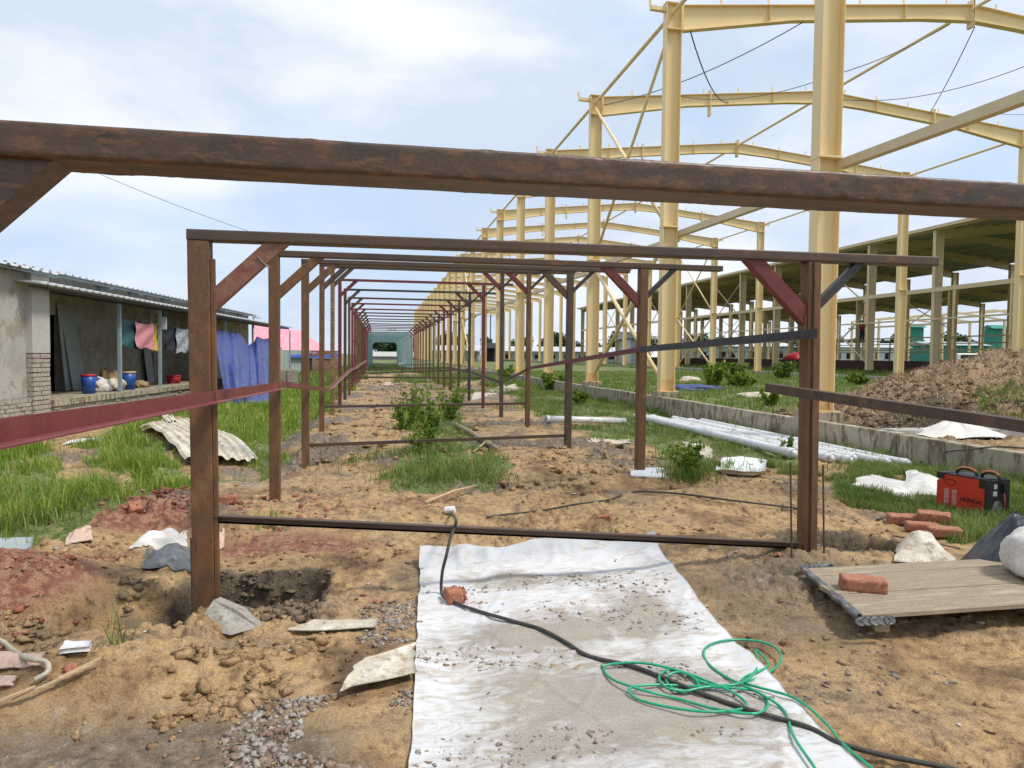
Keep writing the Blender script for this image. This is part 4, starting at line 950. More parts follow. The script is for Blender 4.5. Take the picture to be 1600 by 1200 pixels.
# ------------------------------------------------------------------ far background
def farbuilding(px0, px1, yb, yt, D, m, label, roof=None, cat='building', windows=0, mw=None, dp=14):
    a = atD(px0, 560, D); b = atD(px1, 560, D); dep = (b-a).normalized().cross(Vector((0, 0, 1)))*-dp; dep.z = 0
    if dep.y < 0: dep = -dep
    zb = 0; zt = atD(px0, yt, D).z
    t_ = thing('far_building', label, cat, (a.x, a.y, 0), 'buildings along the horizon')
    a.z = b.z = 0; mb = MB(); vs = [a, b, b+dep, a+dep]; up = Vector((0, 0, zt))
    mb.add(vs+[v+up for v in vs], [(0, 1, 5, 4), (1, 2, 6, 5), (2, 3, 7, 6), (3, 0, 4, 7)]); mb.ob('wall', m, t_)
    mb = MB(); ov = (b-a).normalized()*.6; e0 = -dep.normalized()*.8
    rz_ = zt+1.2; r = [a-ov+e0, b+ov+e0, b+ov+dep-e0, a-ov+dep-e0]; mid = [(r[0]+r[3])/2, (r[1]+r[2])/2]
    for v in r: v.z = zt+.1
    for v in mid: v.z = rz_
    mb.add(r+mid, [(0, 1, 5, 4), (3, 4, 5, 2), (0, 4, 3), (1, 2, 5), (0, 3, 2, 1)]); mb.ob('roof', roof or M_ROOFW, t_)
    n = windows
    for k in range(n):
        p = a.lerp(b, (k+.5)/n); q = a.lerp(b, (k+.9)/n); w2 = (q-p); 
        mb = MB(); h0, h1 = zt*.35, zt*.72; f = -dep.normalized()*.05
        mb.add([p+f+Vector((0, 0, h0)), p+w2+f+Vector((0, 0, h0)), p+w2+f+Vector((0, 0, h1)), p+f+Vector((0, 0, h1)), p+f*-2+Vector((0, 0, h0)), p+w2+f*-2+Vector((0, 0, h0)), p+w2+f*-2+Vector((0, 0, h1)), p+f*-2+Vector((0, 0, h1))], [(0, 1, 2, 3), (0, 4, 5, 1), (1, 5, 6, 2), (2, 6, 7, 3), (3, 7, 4, 0)]); mb.ob('window', mw or M_BLK, t_)
    return t_
farbuilding(672, 745, 562, 548, 140, M_SHEET, 'low grey shed on the horizon just right of the frames', windows=4)
farbuilding(758, 772, 562, 545, 130, M_BLK, 'small black cabin between far cream columns', M_BLK)
farbuilding(778, 985, 562, 549, 150, M_SHEET, 'long pale grey warehouse on the horizon behind the cream columns', windows=9)
farbuilding(985, 1003, 575, 530, 95, M_ROOFW, 'white clad booth beyond the nearest right-hand bracing', M_SHEET)
farbuilding(1060, 1240, 566, 541, 170, M_SHEET, 'long white-roofed factory on the horizon left of the front right post', windows=12)
farbuilding(1300, 1420, 566, 543, 160, M_ROOFW, 'white factory block on the horizon behind the open hall', windows=8)
farbuilding(1424, 1442, 560, 512, 210, M_GRN, 'tall green netted block on the horizon', M_GRN, dp=4)
farbuilding(1455, 1545, 560, 540, 180, M_GRN, 'long low green block on the horizon at far right', M_SHEET)
farbuilding(1551, 1572, 560, 514, 200, M_GRN, 'tall green block at the right edge of the horizon', M_GRN, dp=4)
farbuilding(560, 650, 566, 557, 165, M_PLAST2, 'pale boundary wall seen through the lined tunnel', M_PLAST2)
# red tarpaulin heaps, bus, cars
tag(blob((atD(1246, 566, 88)[0], atD(1246, 566, 88)[1], .9), 1.9, 1.6, 1.3, M_REDB, 21, name='covered_heap', amp=.12), 'heap under a bright red cover behind the front right post', 'covered heap')
def vehicle(px, D, L_, h, mb_, label, cat):
    c = atD(px, 560, D); c.z = .35; t_ = thing('parked_vehicle', label, cat, c)
    m = MB(); m.bar((c.x-L_/2, c.y, .95), (c.x+L_/2, c.y, .95), 1.8, .75, (0, 0, 1), .12); m.ob('body', mb_, t_)
    m = MB(); m.bar((c.x-L_*.3, c.y, 1.3+h/2), (c.x+L_*.25, c.y, 1.3+h/2), 1.6, h, (0, 0, 1), .15); m.ob('cabin', M_WHT if L_ > 6 else mb_, t_)
    m = MB(); m.box((c.x, c.y-.82, 1.35+h/2), (L_*.45, .03, h*.5)); m.ob('side_window', M_BLK, t_)
    for sx in (-.32, .32):
        for sy in (-.8, .8):
            m = MB(); m.tube([(c.x+L_*sx, c.y+sy-.1, .62), (c.x+L_*sx, c.y+sy+.1, .62)], .33, 12); m.ob('wheel', M_WBLK, t_)
vehicle(1100, 120, 4.2, .5, M_WHT, 'small white car on the horizon left of the front right post', 'car')
vehicle(1510, 105, 7.5, 1.1, M_REDB, 'red truck parked beyond the open hall', 'truck')
vehicle(1584, 80, 4.5, .6, M_WBLK, 'dark car under the open hall at the right edge', 'car')
# ------------------------------------------------------------------ foliage helpers
def leaves(n, cx, cy, cz, rx, ry, rz, size, seed, shell=.35, clump=9):
    rg = np.random.default_rng(seed)
    k = rg.normal(size=(clump, 3)); k /= np.linalg.norm(k, axis=1)[:, None]; k *= (rg.random((clump, 1))**.4)*.72
    cs = .26+.22*rg.random(clump)
    idx = rg.integers(0, clump, n); d = rg.normal(size=(n, 3)); d /= np.linalg.norm(d, axis=1)[:, None]
    p = k[idx]+d*(cs[idx]*(rg.random(n)**shell))[:, None]
    P = p*[rx, ry, rz]+[cx, cy, cz]
    a = rg.normal(size=(n, 3)); a /= np.linalg.norm(a, axis=1)[:, None]; b = np.cross(a, rg.normal(size=(n, 3))); b /= np.linalg.norm(b, axis=1)[:, None]
    s = size*(.6+.8*rg.random(n))[:, None]
    V = np.stack([P-a*s, P+b*s*.45, P+a*s, P-b*s*.45], 1).reshape(-1, 3)
    Fa = np.arange(n*4).reshape(-1, 4); return V, Fa
def join(vf):
    Vs, Fs, o = [], [], 0
    for V, Fa in vf: Vs.append(V); Fs.append(Fa+o); o += len(V)
    return np.vstack(Vs), np.vstack(Fs)
# tree line
TM = []
for s in range(4):
    V, Fa = leaves(1500, 0, 0, 5.2, 3.4, 3.4, 3.6, .42, 100+s, clump=16)
    m = MB(); m.tube([(0, 0, -.3), (.1, 0, 2.2), (.0, .1, 4.5)], .24, 7, r1=.1)
    for k in range(4): m.tube([(0, 0, 2+k*.4), (math.cos(k*1.7)*1.4, math.sin(k*1.7)*1.4, 4+k*.3)], .09, 5, r1=.03)
    TM.append((V, Fa, m.mesh('trunk', M_BARK)))
tree_me = []
for V, Fa, tm in TM:
    o = pyobj('crown', V, Fa, M_TREE); tree_me.append((o.data, tm)); bpy.data.objects.remove(o)
rgt = random.Random(5)
spots = [(px, rgt.uniform(215, 300), rgt.uniform(.8, 1.3)) for px in list(range(660, 1600, 24))]+[(px, rgt.uniform(150, 180), rgt.uniform(.8, 1.1)) for px in (574, 582, 590, 598, 607, 616, 625)]+[(1282, 150, .9), (1345, 170, .9)]
for px, D, sc in spots:
    tun = px < 640
    c = atD(px+(0 if tun else rgt.uniform(-8, 8)), 560, D*(1.25 if tun else 1))
    r = thing('broadleaf_tree', 'dark leafy tree seen through the far end of the tunnel' if tun else 'dark green tree in the distant tree line on the horizon', 'tree', (c.x, c.y, 0), 'trees seen through the tunnel' if tun else 'trees along the horizon', rgt.uniform(0, 6))
    r.scale = (sc*1.1, sc*1.1, sc*(.95 if not tun else .9))
    me, tm = tree_me[rgt.randrange(4)]
    for nm, d in (('crown', me), ('trunk', tm)):
        o = bpy.data.objects.new(nm, d); COL.objects.link(o); o.parent = r
# distant mast
m = MB(); c = atD(766, 560, 220); m.tube([(c.x, c.y, 0), (c.x, c.y, 15)], .18, 6); m.bar((c.x-1.2, c.y, 13.5), (c.x+1.2, c.y, 13.5), .12, .12); tag(m.ob('power_pole', M_CABLE), 'thin power pole on the horizon between the cream columns', 'power pole')
# ------------------------------------------------------------------ grass
def blades(name, x, y, hgt, wid, m, label, lean=.5, seed=1):
    n = len(x); rg = np.random.default_rng(seed); z = gz(x, y)-.01
    a = rg.random(n)*2*math.pi; h = hgt*(.45+.75*rg.random(n)); w_ = wid*(.6+.8*rg.random(n)); ln = lean*h*(rg.random(n)**.8)
    b = a+rg.normal(size=n)*.6+1.57
    B = np.stack([x, y, z], -1); dx = np.stack([np.cos(a), np.sin(a), 0*a], -1); ld = np.stack([np.cos(b), np.sin(b), 0*a], -1)
    up = np.array([0, 0, 1.0])
    v0 = B-dx*w_[:, None]/2; v1 = B+dx*w_[:, None]/2
    mid = B+ld*ln[:, None]*.35+up*h[:, None]*.6; v2 = mid+dx*w_[:, None]*.4; v3 = mid-dx*w_[:, None]*.4
    tip = B+ld*ln[:, None]+up*(h*.95)[:, None]
    V = np.stack([v0, v1, v2, v3, tip], 1).reshape(-1, 3); k = np.arange(n)[:, None]*5
    Fa = np.concatenate([k+[0, 1, 2], k+[0, 2, 3], k+[3, 2, 4]], 0)
    o = pyobj(name, V, Fa, m); tag(o, label, 'grass', kind='stuff'); return o
def scatter(n, x0, x1, y0, y1, seed, extra=None, clumpy=.0):
    rg = np.random.default_rng(seed); x = rg.uniform(x0, x1, n); y = rg.uniform(y0, y1, n)
    k = grass_mask(x, y)
    if extra is not None: k &= extra(x, y)
    if clumpy: k &= fbm(x*3, y*3, 3, seed) > clumpy-.5*rg.random(n)
    return x[k], y[k]
PIPE = lambda x, y: ~((x > 5.75) & (x < 7.1) & (y > 8) & (y < 15.3))
x, y = scatter(130000, -9, -1.0, 5.0, 13, 1, None, .22); blades('grass', x, y, .13, .007, M_GRASS, 'lush green grass on the near left beside the red soil', .75, 1)
x, y = scatter(90000, -14, 1, 13, 30, 2); blades('grass', x, y, .19, .016, M_GRASS, 'green grass in front of the porch of the long building', .7, 2)
x, y = scatter(60000, -10, 7.1, 30, 75, 3); blades('grass', x, y, .30, .035, M_GRASSD, 'rough grass along the far part of the corridor', .6, 3)
x, y = scatter(170000, -.5, 7.1, 6, 30, 4, PIPE, .26); blades('grass', x, y, .12, .009, M_GRASSD, 'patchy grass along the near side of the kerb wall', .8, 4)
x, y = scatter(130000, 3.2, 9.5, 4.6, 8.6, 5, lambda x, y: x < 7.1); blades('grass', x, y, .11, .006, M_GRASSD, 'short grass around the red welding machine', .9, 5)
x, y = scatter(190000, 7.4, 36, 8, 48, 6, None, .26); blades('grass', x, y, .16, .022, M_GRASSD, 'low grass across the yard between the cream columns', .7, 6)
x, y = scatter(50000, 24, 75, 30, 110, 7, None, .1); blades('grass', x, y, .3, .06, M_GRASSD, 'rough grass far back under the open halls', .6, 7)
# taller tufts
rg = np.random.default_rng(9); tx, ty = [], []
for k in range(90):
    cx, cy = rg.uniform(-6, -2.3), rg.uniform(5.2, 12); n = 60
    if grass_mask(np.array([cx]), np.array([cy]))[0]: tx.append(cx+rg.normal(0, .07, n)); ty.append(cy+rg.normal(0, .07, n))
blades('grass', np.concatenate(tx), np.concatenate(ty), .30, .009, M_GRASS, 'taller tufts in the left grass', .9, 9)
tx, ty = [], []
for (px, py, n, s) in ((640, 745, 260, .20), (700, 752, 320, .25), (755, 755, 220, .2), (680, 735, 260, .3), (735, 740, 240, .22), (1075, 745, 420, .14), (1065, 715, 150, .2), (655, 715, 250, .3), (1110, 735, 200, .2), (1300, 700, 120, .2), (1330, 735, 150, .2), (1360, 720, 150, .15), (860, 645, 200, .3), (800, 640, 200, .4), (180, 1010, 14, .03), (420, 828, 30, .05), (60, 820, 300, .25), (100, 800, 300, .25), (20, 790, 300, .3), (1470, 745, 90, .1), (590, 720, 200, .3)):
    c = gnd(px, py); tx.append(c.x+rg.normal(0, s, n)); ty.append(c.y+rg.normal(0, s*.7, n))
blades('grass', np.concatenate(tx), np.concatenate(ty), .19, .008, M_GRASSD, 'grass tufts scattered on the bare soil', .8, 10)
# strip at the foot of the kerb wall
rg = np.random.default_rng(19); yy = rg.uniform(4.5, 26, 5200); xx = 7.14-np.abs(rg.normal(0, .12, 5200)); k = fbm(yy*1.1, yy*.2, 3, 4) > -.12
blades('grass', xx[k], yy[k], .20, .010, M_GRASSD, 'dark grass at the foot of the kerb wall', .6, 12)
# weeds
def weed(px, py, hh, r, n, label, leaf=.028, seed=0, m=M_WEED, name='leafy_weed', c=None, grp='weeds growing in the corridor'):
    c = c or gnd(px, py); t_ = thing(name, label, 'plant', c, grp); vf = []; mb = MB(); rg2 = random.Random(seed)
    ns = 9; 
    for k in range(ns):
        a = rg2.uniform(0, 6.28); rr = r*rg2.uniform(.2, 1); h = hh*rg2.uniform(.55, 1); 
        b = Vector((c.x+math.cos(a)*rr*.25, c.y+math.sin(a)*rr*.25, c.z-.02)); tp = Vector((c.x+math.cos(a)*rr, c.y+math.sin(a)*rr, c.z+h))
        mb.tube([b, b.lerp(tp, .5)+Vector((0, 0, h*.08)), tp], .006, 4, r1=.002)
        for s in range(7):
            q = b.lerp(tp, .2+.8*s/6); vf.append(leaves(max(4, n//(ns*7)), q.x, q.y, q.z, r*.34, r*.34, hh*.13, leaf, seed*100+k*7+s, .6, 3))
    V, Fa = join(vf); pyobj('foliage', V, Fa, m, t_); mb.ob('stem', M_BARK if False else m, t_)
weed(672, 688, .82, .26, 1300, 'tallest leafy weed in the middle of the corridor', .03, 1)
weed(632, 672, .66, .28, 650, 'broad weed left of the tallest leafy weed', .032, 2)
weed(645, 648, .8, .34, 650, 'taller weed farther back left of the fourth right post', .036, 3)
weed(700, 664, .55, .30, 800, 'bright low weed right of the tallest leafy weed', .03, 4)
weed(660, 710, .36, .26, 700, 'low spreading weed at the foot of the tall weeds', .03, 5)
weed(712, 640, .6, .42, 700, 'weed behind the tall weeds to the right', .036, 6)
weed(905, 634, .42, .3, 800, 'leafy creeper against the kerb wall near the third cream column', .045, 7, grp='weeds by the kerb wall')
weed(1078, 745, .42, .22, 700, 'tufted weed beside the crumpled white sheet', .03, 8, grp='weeds by the kerb wall')
weed(1232, 715, .34, .14, 260, 'small weed left of the front right post', .03, 9, grp='weeds by the kerb wall')
for i, (px, py, D, hh, r, lb_) in enumerate(((1120, 590, 40, .8, .7, 'bush in the yard below the old hall at left'), (1150, 588, 41, .8, .8, 'bush beside the cream column far across the yard'), (1112, 604, 27, .9, .5, 'tall yellow-green weed in the yard'), (1222, 590, 37, .9, .7, 'dark bush in the yard left of the front right post'), (1205, 636, 16.5, .34, .25, 'small broad-leaved plant in the yard behind the kerb'), (1160, 605, 26, .6, .7, 'thin dry weed in the middle of the yard'), (1340, 590, 30, .5, .5, 'low plant near the pale stones in the yard'), (860, 580, 30, .7, .7, 'bush behind the fourth cream column'), (790, 578, 40, .8, .8, 'bush far down the cream columns'))):
    c = atD(px, py, D); c.z = g(c.x, c.y); weed(0, 0, hh, r, 900, lb_, .04+.0016*D, 20+i, c=c, grp='bushes in the yard')
# ------------------------------------------------------------------ earth detail: clods and stones
def lumps(name, x, y, s, m, label, seed, sq=.7, z0=None, kind='stuff', par=None):
    n = len(x); rg = np.random.default_rng(seed)
    t = (1+5**.5)/2; I = np.array([(-1, t, 0), (1, t, 0), (-1, -t, 0), (1, -t, 0), (0, -1, t), (0, 1, t), (0, -1, -t), (0, 1, -t), (t, 0, -1), (t, 0, 1), (-t, 0, -1), (-t, 0, 1)])/1.9
    Fi = np.array([(0, 11, 5), (0, 5, 1), (0, 1, 7), (0, 7, 10), (0, 10, 11), (1, 5, 9), (5, 11, 4), (11, 10, 2), (10, 7, 6), (7, 1, 8), (3, 9, 4), (3, 4, 2), (3, 2, 6), (3, 6, 8), (3, 8, 9), (4, 9, 5), (2, 4, 11), (6, 2, 10), (8, 6, 7), (9, 8, 1)])
    z = (gz(x, y) if z0 is None else z0)
    J = I[None]*(1+.45*rg.normal(size=(n, 12, 1)).clip(-1.2, 1.2)); J = J+.22*rg.normal(size=J.shape); J = J*np.stack([.7+.6*rg.random(n), .7+.6*rg.random(n), sq*(.6+.6*rg.random(n))], -1)[:, None, :]
    a = rg.random(n)*6.28; c, s_ = np.cos(a)[:, None], np.sin(a)[:, None]
    X = J[..., 0]*c-J[..., 1]*s_; Y = J[..., 0]*s_+J[..., 1]*c
    V = np.stack([X, Y, J[..., 2]], -1)*s[:, None, None]*.5+np.stack([x, y, z+s*.1], -1)[:, None, :]
    Fa = (Fi[None]+np.arange(n)[:, None, None]*12).reshape(-1, 3)
    o = pyobj(name, V.reshape(-1, 3), Fa, m, par)
    if kind: o['kind'] = kind
    if label and not par: o['label'] = label; o['category'] = name.replace('_', ' ')
    return o
def clodmat(name, cs, rough=.95):
    m, N, L, b = newmat(name); ge = N.new('ShaderNodeNewGeometry')
    c = ramp(N, L, ge.outputs['Random Per Island'], [(i/(len(cs)-1), c) for i, c in enumerate(cs)])
    f = noise(N, L, ge.outputs['Position'], 90, 4, .6); fc = ramp(N, L, f, [(.3, (.7, .7, .7)), (.7, (1.2, 1.2, 1.2))])
    L.new(mixc(N, L, 1.0, c, fc, 'MULTIPLY'), b.inputs['Base Color']); b.inputs['Roughness'].default_value = rough; bump(N, L, b, f, .006, .7); return m
M_CLOD = clodmat('soil_clods', [(.20, .125, .062), (.34, .22, .105), (.39, .27, .14), (.27, .19, .11)])
M_RCLOD = clodmat('red_clods', [(.19, .055, .035), (.30, .095, .06), (.36, .17, .11), (.24, .13, .08)])
M_GRAV = clodmat('rubble', [(.24, .20, .16), (.36, .33, .29), (.20, .12, .09), (.27, .19, .13), (.42, .39, .35)])
M_WCLOD = clodmat('wet_clods', [(.10, .072, .045), (.17, .12, .075), (.23, .165, .10)])
def sc_px(n, poly, seed, pw=1.0):
    rg = np.random.default_rng(seed); P = np.array([atZ(*p)[:2] for p in poly]); lo, hi = P.min(0), P.max(0)
    x = rg.uniform(lo[0], hi[0], n); y = rg.uniform(lo[1], hi[1], n); return (x, y)+((inpoly(x, y, [tuple(p) for p in P])),)
def cl(n, poly, seed, s0, s1, m, label, name='soil_clods', thr=-.5, sq=.7):
    x, y, k = sc_px(n, poly, seed); k &= fbm(x*2.5, y*2.5, 3, seed) > thr; x, y = x[k], y[k]
    rg = np.random.default_rng(seed+1); s = s0+(s1-s0)*rg.random(len(x))**4; return lumps(name, x, y, s, m, label, seed, sq)
cl(26000, [(-200, 700), (1300, 700), (1800, 1250), (-500, 1250)], 1, .004, .045, M_GROUND, 'crumbs and clods of dry brown soil', thr=.05)
cl(9000, [(-300, 770), (210, 840), (240, 1000), (-300, 1100)], 2, .006, .055, M_RCLOD, 'lumps of red brick soil on the left heap', 'red_soil_clods', -.05)
cl(3000, [(150, 745), (310, 735), (310, 815), (150, 815)], 3, .008, .07, M_RCLOD, 'lumps of red soil behind the front left post', 'red_soil_clods', -.2)
cl(900, [(330, 770), (520, 770), (500, 880), (340, 880)], 4, .01, .06, M_RCLOD, 'red crumbs right of the front left post', 'red_soil_clods', .0)
cl(7000, [(330, 1110), (640, 1080), (640, 1300), (250, 1300)], 5, .005, .036, M_GRAV, 'grey and pink rubble left of the white sheet', 'rubble', .02)
cl(2200, [(560, 950), (650, 930), (645, 1110), (560, 1110)], 6, .006, .035, M_GRAV, 'fine rubble along the left edge of the white sheet', 'rubble', -.1)
cl(3000, [(1100, 880), (1350, 880), (1600, 1200), (1330, 1200)], 7, .005, .03, M_GRAV, 'fine stones right of the white sheet', 'rubble', .05)
cl(3000, [(190, 930), (330, 900), (520, 890), (500, 970), (200, 990)], 8, .01, .07, M_WCLOD, 'dark wet clods around the left hole', 'wet_clods', .0)
cl(3000, [(0, 990), (520, 1000), (420, 1130), (0, 1150)], 9, .01, .075, M_GROUND, 'larger broken clods in the left foreground', thr=.12)
cl(1200, [(490, 640), (760, 640), (760, 720), (490, 720)], 10, .03, .16, M_GROUND, 'clods between the second and fourth frames', thr=-.1)
cl(1200, [(520, 590), (740, 590), (740, 635), (520, 635)], 11, .04, .2, M_GROUND, 'clods far along the corridor floor', thr=-.1)
cl(1500, [(760, 690), (1000, 700), (1250, 760), (1000, 800), (760, 760)], 12, .02, .12, M_GROUND, 'clods on the low earth banks at right', thr=.0)
cl(900, [(-200, 700), (1300, 700), (1800, 1200), (-400, 1200)], 13, .006, .05, clodmat('pale_litter', [(.55, .52, .46), (.42, .33, .22), (.62, .60, .57), (.35, .24, .15)]), 'pale scraps, straw and chips littering the soil', 'litter', -.5, .12)
rg = np.random.default_rng(77); x = rg.uniform(8, 18, 16000); y = rg.uniform(7.4, 17, 16000); k = (((x-13.4)/4.6)**2+((y-12.4)/3.9)**2 < 1)
lumps('earth_heap_clods', x[k], y[k], .012+.055*rg.random(k.sum())**3, clodmat('heap_clods', [(.17, .10, .055), (.30, .19, .11), (.44, .31, .20), (.10, .065, .04)]), 'clods and roots covering the big earth heap at right', 78)
n = 34000; x = rg.uniform(8, 18, n); y = rg.uniform(7.4, 17, n); k = (((x-13.4)/4.7)**2+((y-12.4)/4.0)**2 < 1); x, y = x[k], y[k]
o = blades('dry_roots', x, y, .11, .012, clodmat('dry_straw', [(.34, .23, .13), (.50, .37, .23), (.24, .15, .085), (.58, .45, .30)]), 'dry roots and straw on the big earth heap at right', 2.2, 79); o['category'] = 'roots'
k = (fbm(x*1.2, y*1.2, 3, 99) > .16) & (y < 12)
blades('grass', x[k], y[k], .14, .02, M_GRASSD, 'green weeds sprouting on the lower slope of the earth heap', 1.2, 80)
x = rg.uniform(7.5, 11, 2600); y = rg.uniform(8.6, 13.5, 2600)
lumps('ditch_clods', x, y, .02+.09*rg.random(2600)**3, clodmat('ditch_soil', [(.09, .06, .035), (.22, .14, .08), (.34, .22, .12)]), 'broken earth around the ditch behind the kerb wall', 81)
# ------------------------------------------------------------------ white sheet with cable and hose
def tarp_mat():
    m, N, L, b = newmat('trampled_white_sheet'); ge = N.new('ShaderNodeNewGeometry'); v = ge.outputs['Position']
    a = noise(N, L, v, 2.3, 8, .66, .6, (1.6, .8, 1)); s = noise(N, L, v, 6, 8, .72, 1.2, (1, 2.4, 1)); f = noise(N, L, v, 120, 3, .6)
    base = ramp(N, L, a, [(.3, (.56, .555, .56)), (.7, (.66, .655, .65))])
    mud = ramp(N, L, f, [(.3, (.19, .155, .115)), (.6, (.33, .28, .215)), (.75, (.24, .225, .20))])
    tan = (.50, .40, .26)
    mf = N.new('ShaderNodeMath'); mf.operation = 'MULTIPLY_ADD'; L.new(a, mf.inputs[0]); mf.inputs[1].default_value = 1.0; L.new(s, mf.inputs[2])
    at = N.new('ShaderNodeAttribute'); at.attribute_name = 'mud'
    am = N.new('ShaderNodeMath'); am.operation = 'MULTIPLY_ADD'; L.new(at.outputs['Fac'], am.inputs[0]); am.inputs[1].default_value = .62; L.new(mf.outputs[0], am.inputs[2])
    sc_ = N.new('ShaderNodeMath'); sc_.operation = 'MULTIPLY'; L.new(am.outputs[0], sc_.inputs[0]); sc_.inputs[1].default_value = .6
    f1 = ramp(N, L, sc_.outputs[0], [(.66, (0, 0, 0)), (.75, (.32, .32, .32)), (.88, (.88, .88, .88))])
    f2 = ramp(N, L, s, [(.50, (0, 0, 0)), (.64, (.62, .62, .62))])
    col = mixc(N, L, f2, base, tan); col = mixc(N, L, f1, col, mud)
    L.new(col, b.inputs['Base Color']); b.inputs['Roughness'].default_value = .6
    ad = N.new('ShaderNodeMath'); ad.operation = 'ADD'; L.new(s, ad.inputs[0]); L.new(f1, ad.inputs[1]); bump(N, L, b, ad.outputs[0], .004, .6); return m
M_TARP = tarp_mat()
def tarp_z(x, y):
    return gz0(np.array(x), np.array(y))+.022+.020*fbm(np.array(x)*2.0+1, np.array(y)*3.4, 3, 7)+.006*fbm(np.array(x)*8, np.array(y)*14, 3, 8)
MUD = []
def big_sheet():
    nu, nv = 240, 150
    Lp = [(638, 1420), (641, 1200), (648, 1050), (652, 960), (654, 900), (657, 868)]
    Rp = [(1560, 1420), (1345, 1200), (1215, 1075), (1120, 985), (1050, 905), (1014, 864)]
    def interp(P, t):
        W = [atZ(*p) for p in P]; ys = np.array([q.y for q in W]); Y = ys[0]+(ys[-1]-ys[0])*t
        return np.interp(Y, ys, [q.x for q in W]), Y
    U = np.linspace(0, 1, nv); T = np.linspace(0, 1, nu)
    xl, yl = interp(Lp, T); xr_, yr = interp(Rp, T)
    X = xl[:, None]*(1-U)+xr_[:, None]*U; Y = yl[:, None]*(1-U)+yr[:, None]*U
    X = X+.02*fbm(Y*3, X*0+2, 3, 3)*(np.abs(U-.5)*2)**6; Y = Y+.07*(T[:, None]**8)*fbm(X*5, X*0, 3, 5)
    Z = tarp_z(X, Y)+.10*np.exp(-((T[:, None]-.965)/.022)**2)*(.6+.8*(fbm(X*3, X*0+1, 3, 6)+.4))+.03*np.maximum(0, U-.93)/.07*(vn(Y*3, Y*0, 3)+.5)
    cr1 = np.maximum(0, .05-np.abs(vn(X*1.9+Y*.7, Y*1.5-X*.3, 41)))/.05; cr2 = np.maximum(0, .06-np.abs(vn(X*3.3-Y*1.9, Y*2.1, 47)))/.06
    Z = Z+.011*cr1+.006*cr2
    Z = np.maximum(Z, gz(X, Y)+.006)
    V = np.stack([X, Y, Z], -1).reshape(-1, 3); i = np.arange(nu-1)[:, None]*nv; j = np.arange(nv-1)[None]
    Fa = np.stack([i+j, i+j+1, i+nv+j+1, i+nv+j], -1).reshape(-1, 4)
    V2 = V-[0, 0, .004]; n = len(V); ring = np.concatenate([np.arange(nv), np.arange(1, nu)*nv+nv-1, (nu-1)*nv+np.arange(nv-2, -1, -1), np.arange(nu-2, 0, -1)*nv])
    rim = np.stack([ring, np.roll(ring, -1), np.roll(ring, -1)+n, ring+n], -1)
    o = pyobj('ground_sheet', np.vstack([V, V2]), np.vstack([Fa, Fa[:, ::-1]+n, rim]), M_TARP, smooth=True)
    mu = .9*np.exp(-((T[:, None]-.55-.10*(U-.5))/.07)**2)*np.exp(-((U-.45)/.42)**4)+.75*gauss(T[:, None]+0*U, U[None, :]+0*T[:, None], .80, .40, .05, .35)+.9*gauss(T[:, None]+0*U, U[None, :]+0*T[:, None], .36, .42, .10, .30)+.8*gauss(T[:, None]+0*U, U[None, :]+0*T[:, None], .30, .75, .12, .22)+.6*gauss(T[:, None]+0*U, U[None, :]+0*T[:, None], .66, .8, .12, .16)+.7*gauss(T[:, None]+0*U, U[None, :]+0*T[:, None], .20, .3, .08, .3)
    mu = np.clip(mu.ravel(), 0, 1); at = o.data.attributes.new('mud', 'FLOAT', 'POINT'); at.data.foreach_set('value', np.concatenate([mu, mu]).astype(np.float32))
    MUD.append((T, U, mu.reshape(nu, nv)))
    tag(o, 'large muddy white plastic sheet spread on the soil in the foreground', 'plastic sheet')
    rg = np.random.default_rng(4); n = 14000; t = rg.random(n); u = rg.random(n); a_, Ya_ = interp(Lp, t); b_, _ = interp(Rp, t); x = a_*(1-u)+b_*u; y = Ya_
    mm = MUD[0][2][(t*239).astype(int), (u*149).astype(int)]; k = (fbm(x*1.8, y*4, 3, 15) > .30-.1*rg.random(n)-.45*mm); x, y = x[k], y[k]; z = np.maximum(tarp_z(x, y), gz(x, y)+.006)
    lumps('grit', x, y, .002+.020*rg.random(len(x))**5, M_GRAV, 'grey grit and stone chips scattered over the white sheet', 16, .5, z)
big_sheet()
def on_sheet(px, py, off=.0):
    p = atZ(px, py, 0.03)
    for _ in range(4):
        z = max(float(tarp_z(p.x, p.y)), float(gz(np.array([p.x]), np.array([p.y]))[0])+.006); p = atZ(px, py, z+off)
    return p
def smoothpath(P, k=8):
    P = [Vector(p) for p in P]; o = []
    for i in range(len(P)-1):
        p0, p1, p2, p3 = P[max(i-1, 0)], P[i], P[i+1], P[min(i+2, len(P)-1)]
        for j in range(k):
            t = j/k; o.append(.5*((2*p1)+(-p0+p2)*t+(2*p0-5*p1+4*p2-p3)*t*t+(-p0+3*p1-3*p2+p3)*t**3))
    return o+[P[-1]]
bz = [on_sheet(*p, .012) for p in ((690, 925), (700, 936), (722, 946), (755, 957), (800, 970), (845, 983), (885, 1004), (920, 1025), (985, 1040), (1040, 1060), (1100, 1085), (1180, 1112), (1260, 1135), (1310, 1160), (1380, 1180), (1480, 1200), (1640, 1240))]
top = [gnd(705, 806, .02), atY(712, 812, 4.36), atY(711, 822, 4.27), atY(704, 840, 4.2), atY(697, 870, 4.15), atY(691, 895, 4.2)]
top = [top[0], top[1], top[2], top[3], Vector((top[4].x, 4.15, top[4].z)), top[5]]
m = MB(); m.tube(smoothpath(top+bz, 8), .0095, 8); cb = m.ob('black_cable', M_CABLE, smooth=True); tag(cb, 'thick dark cable hung over the bottom bar and snaking across the white sheet', 'cable')
p = top[0]; m = MB(); m.tube([p+Vector((-.05, .02, .02)), p+Vector((.03, -.01, .03))], .03, 8); m.ob('plug', M_WHT, cb)
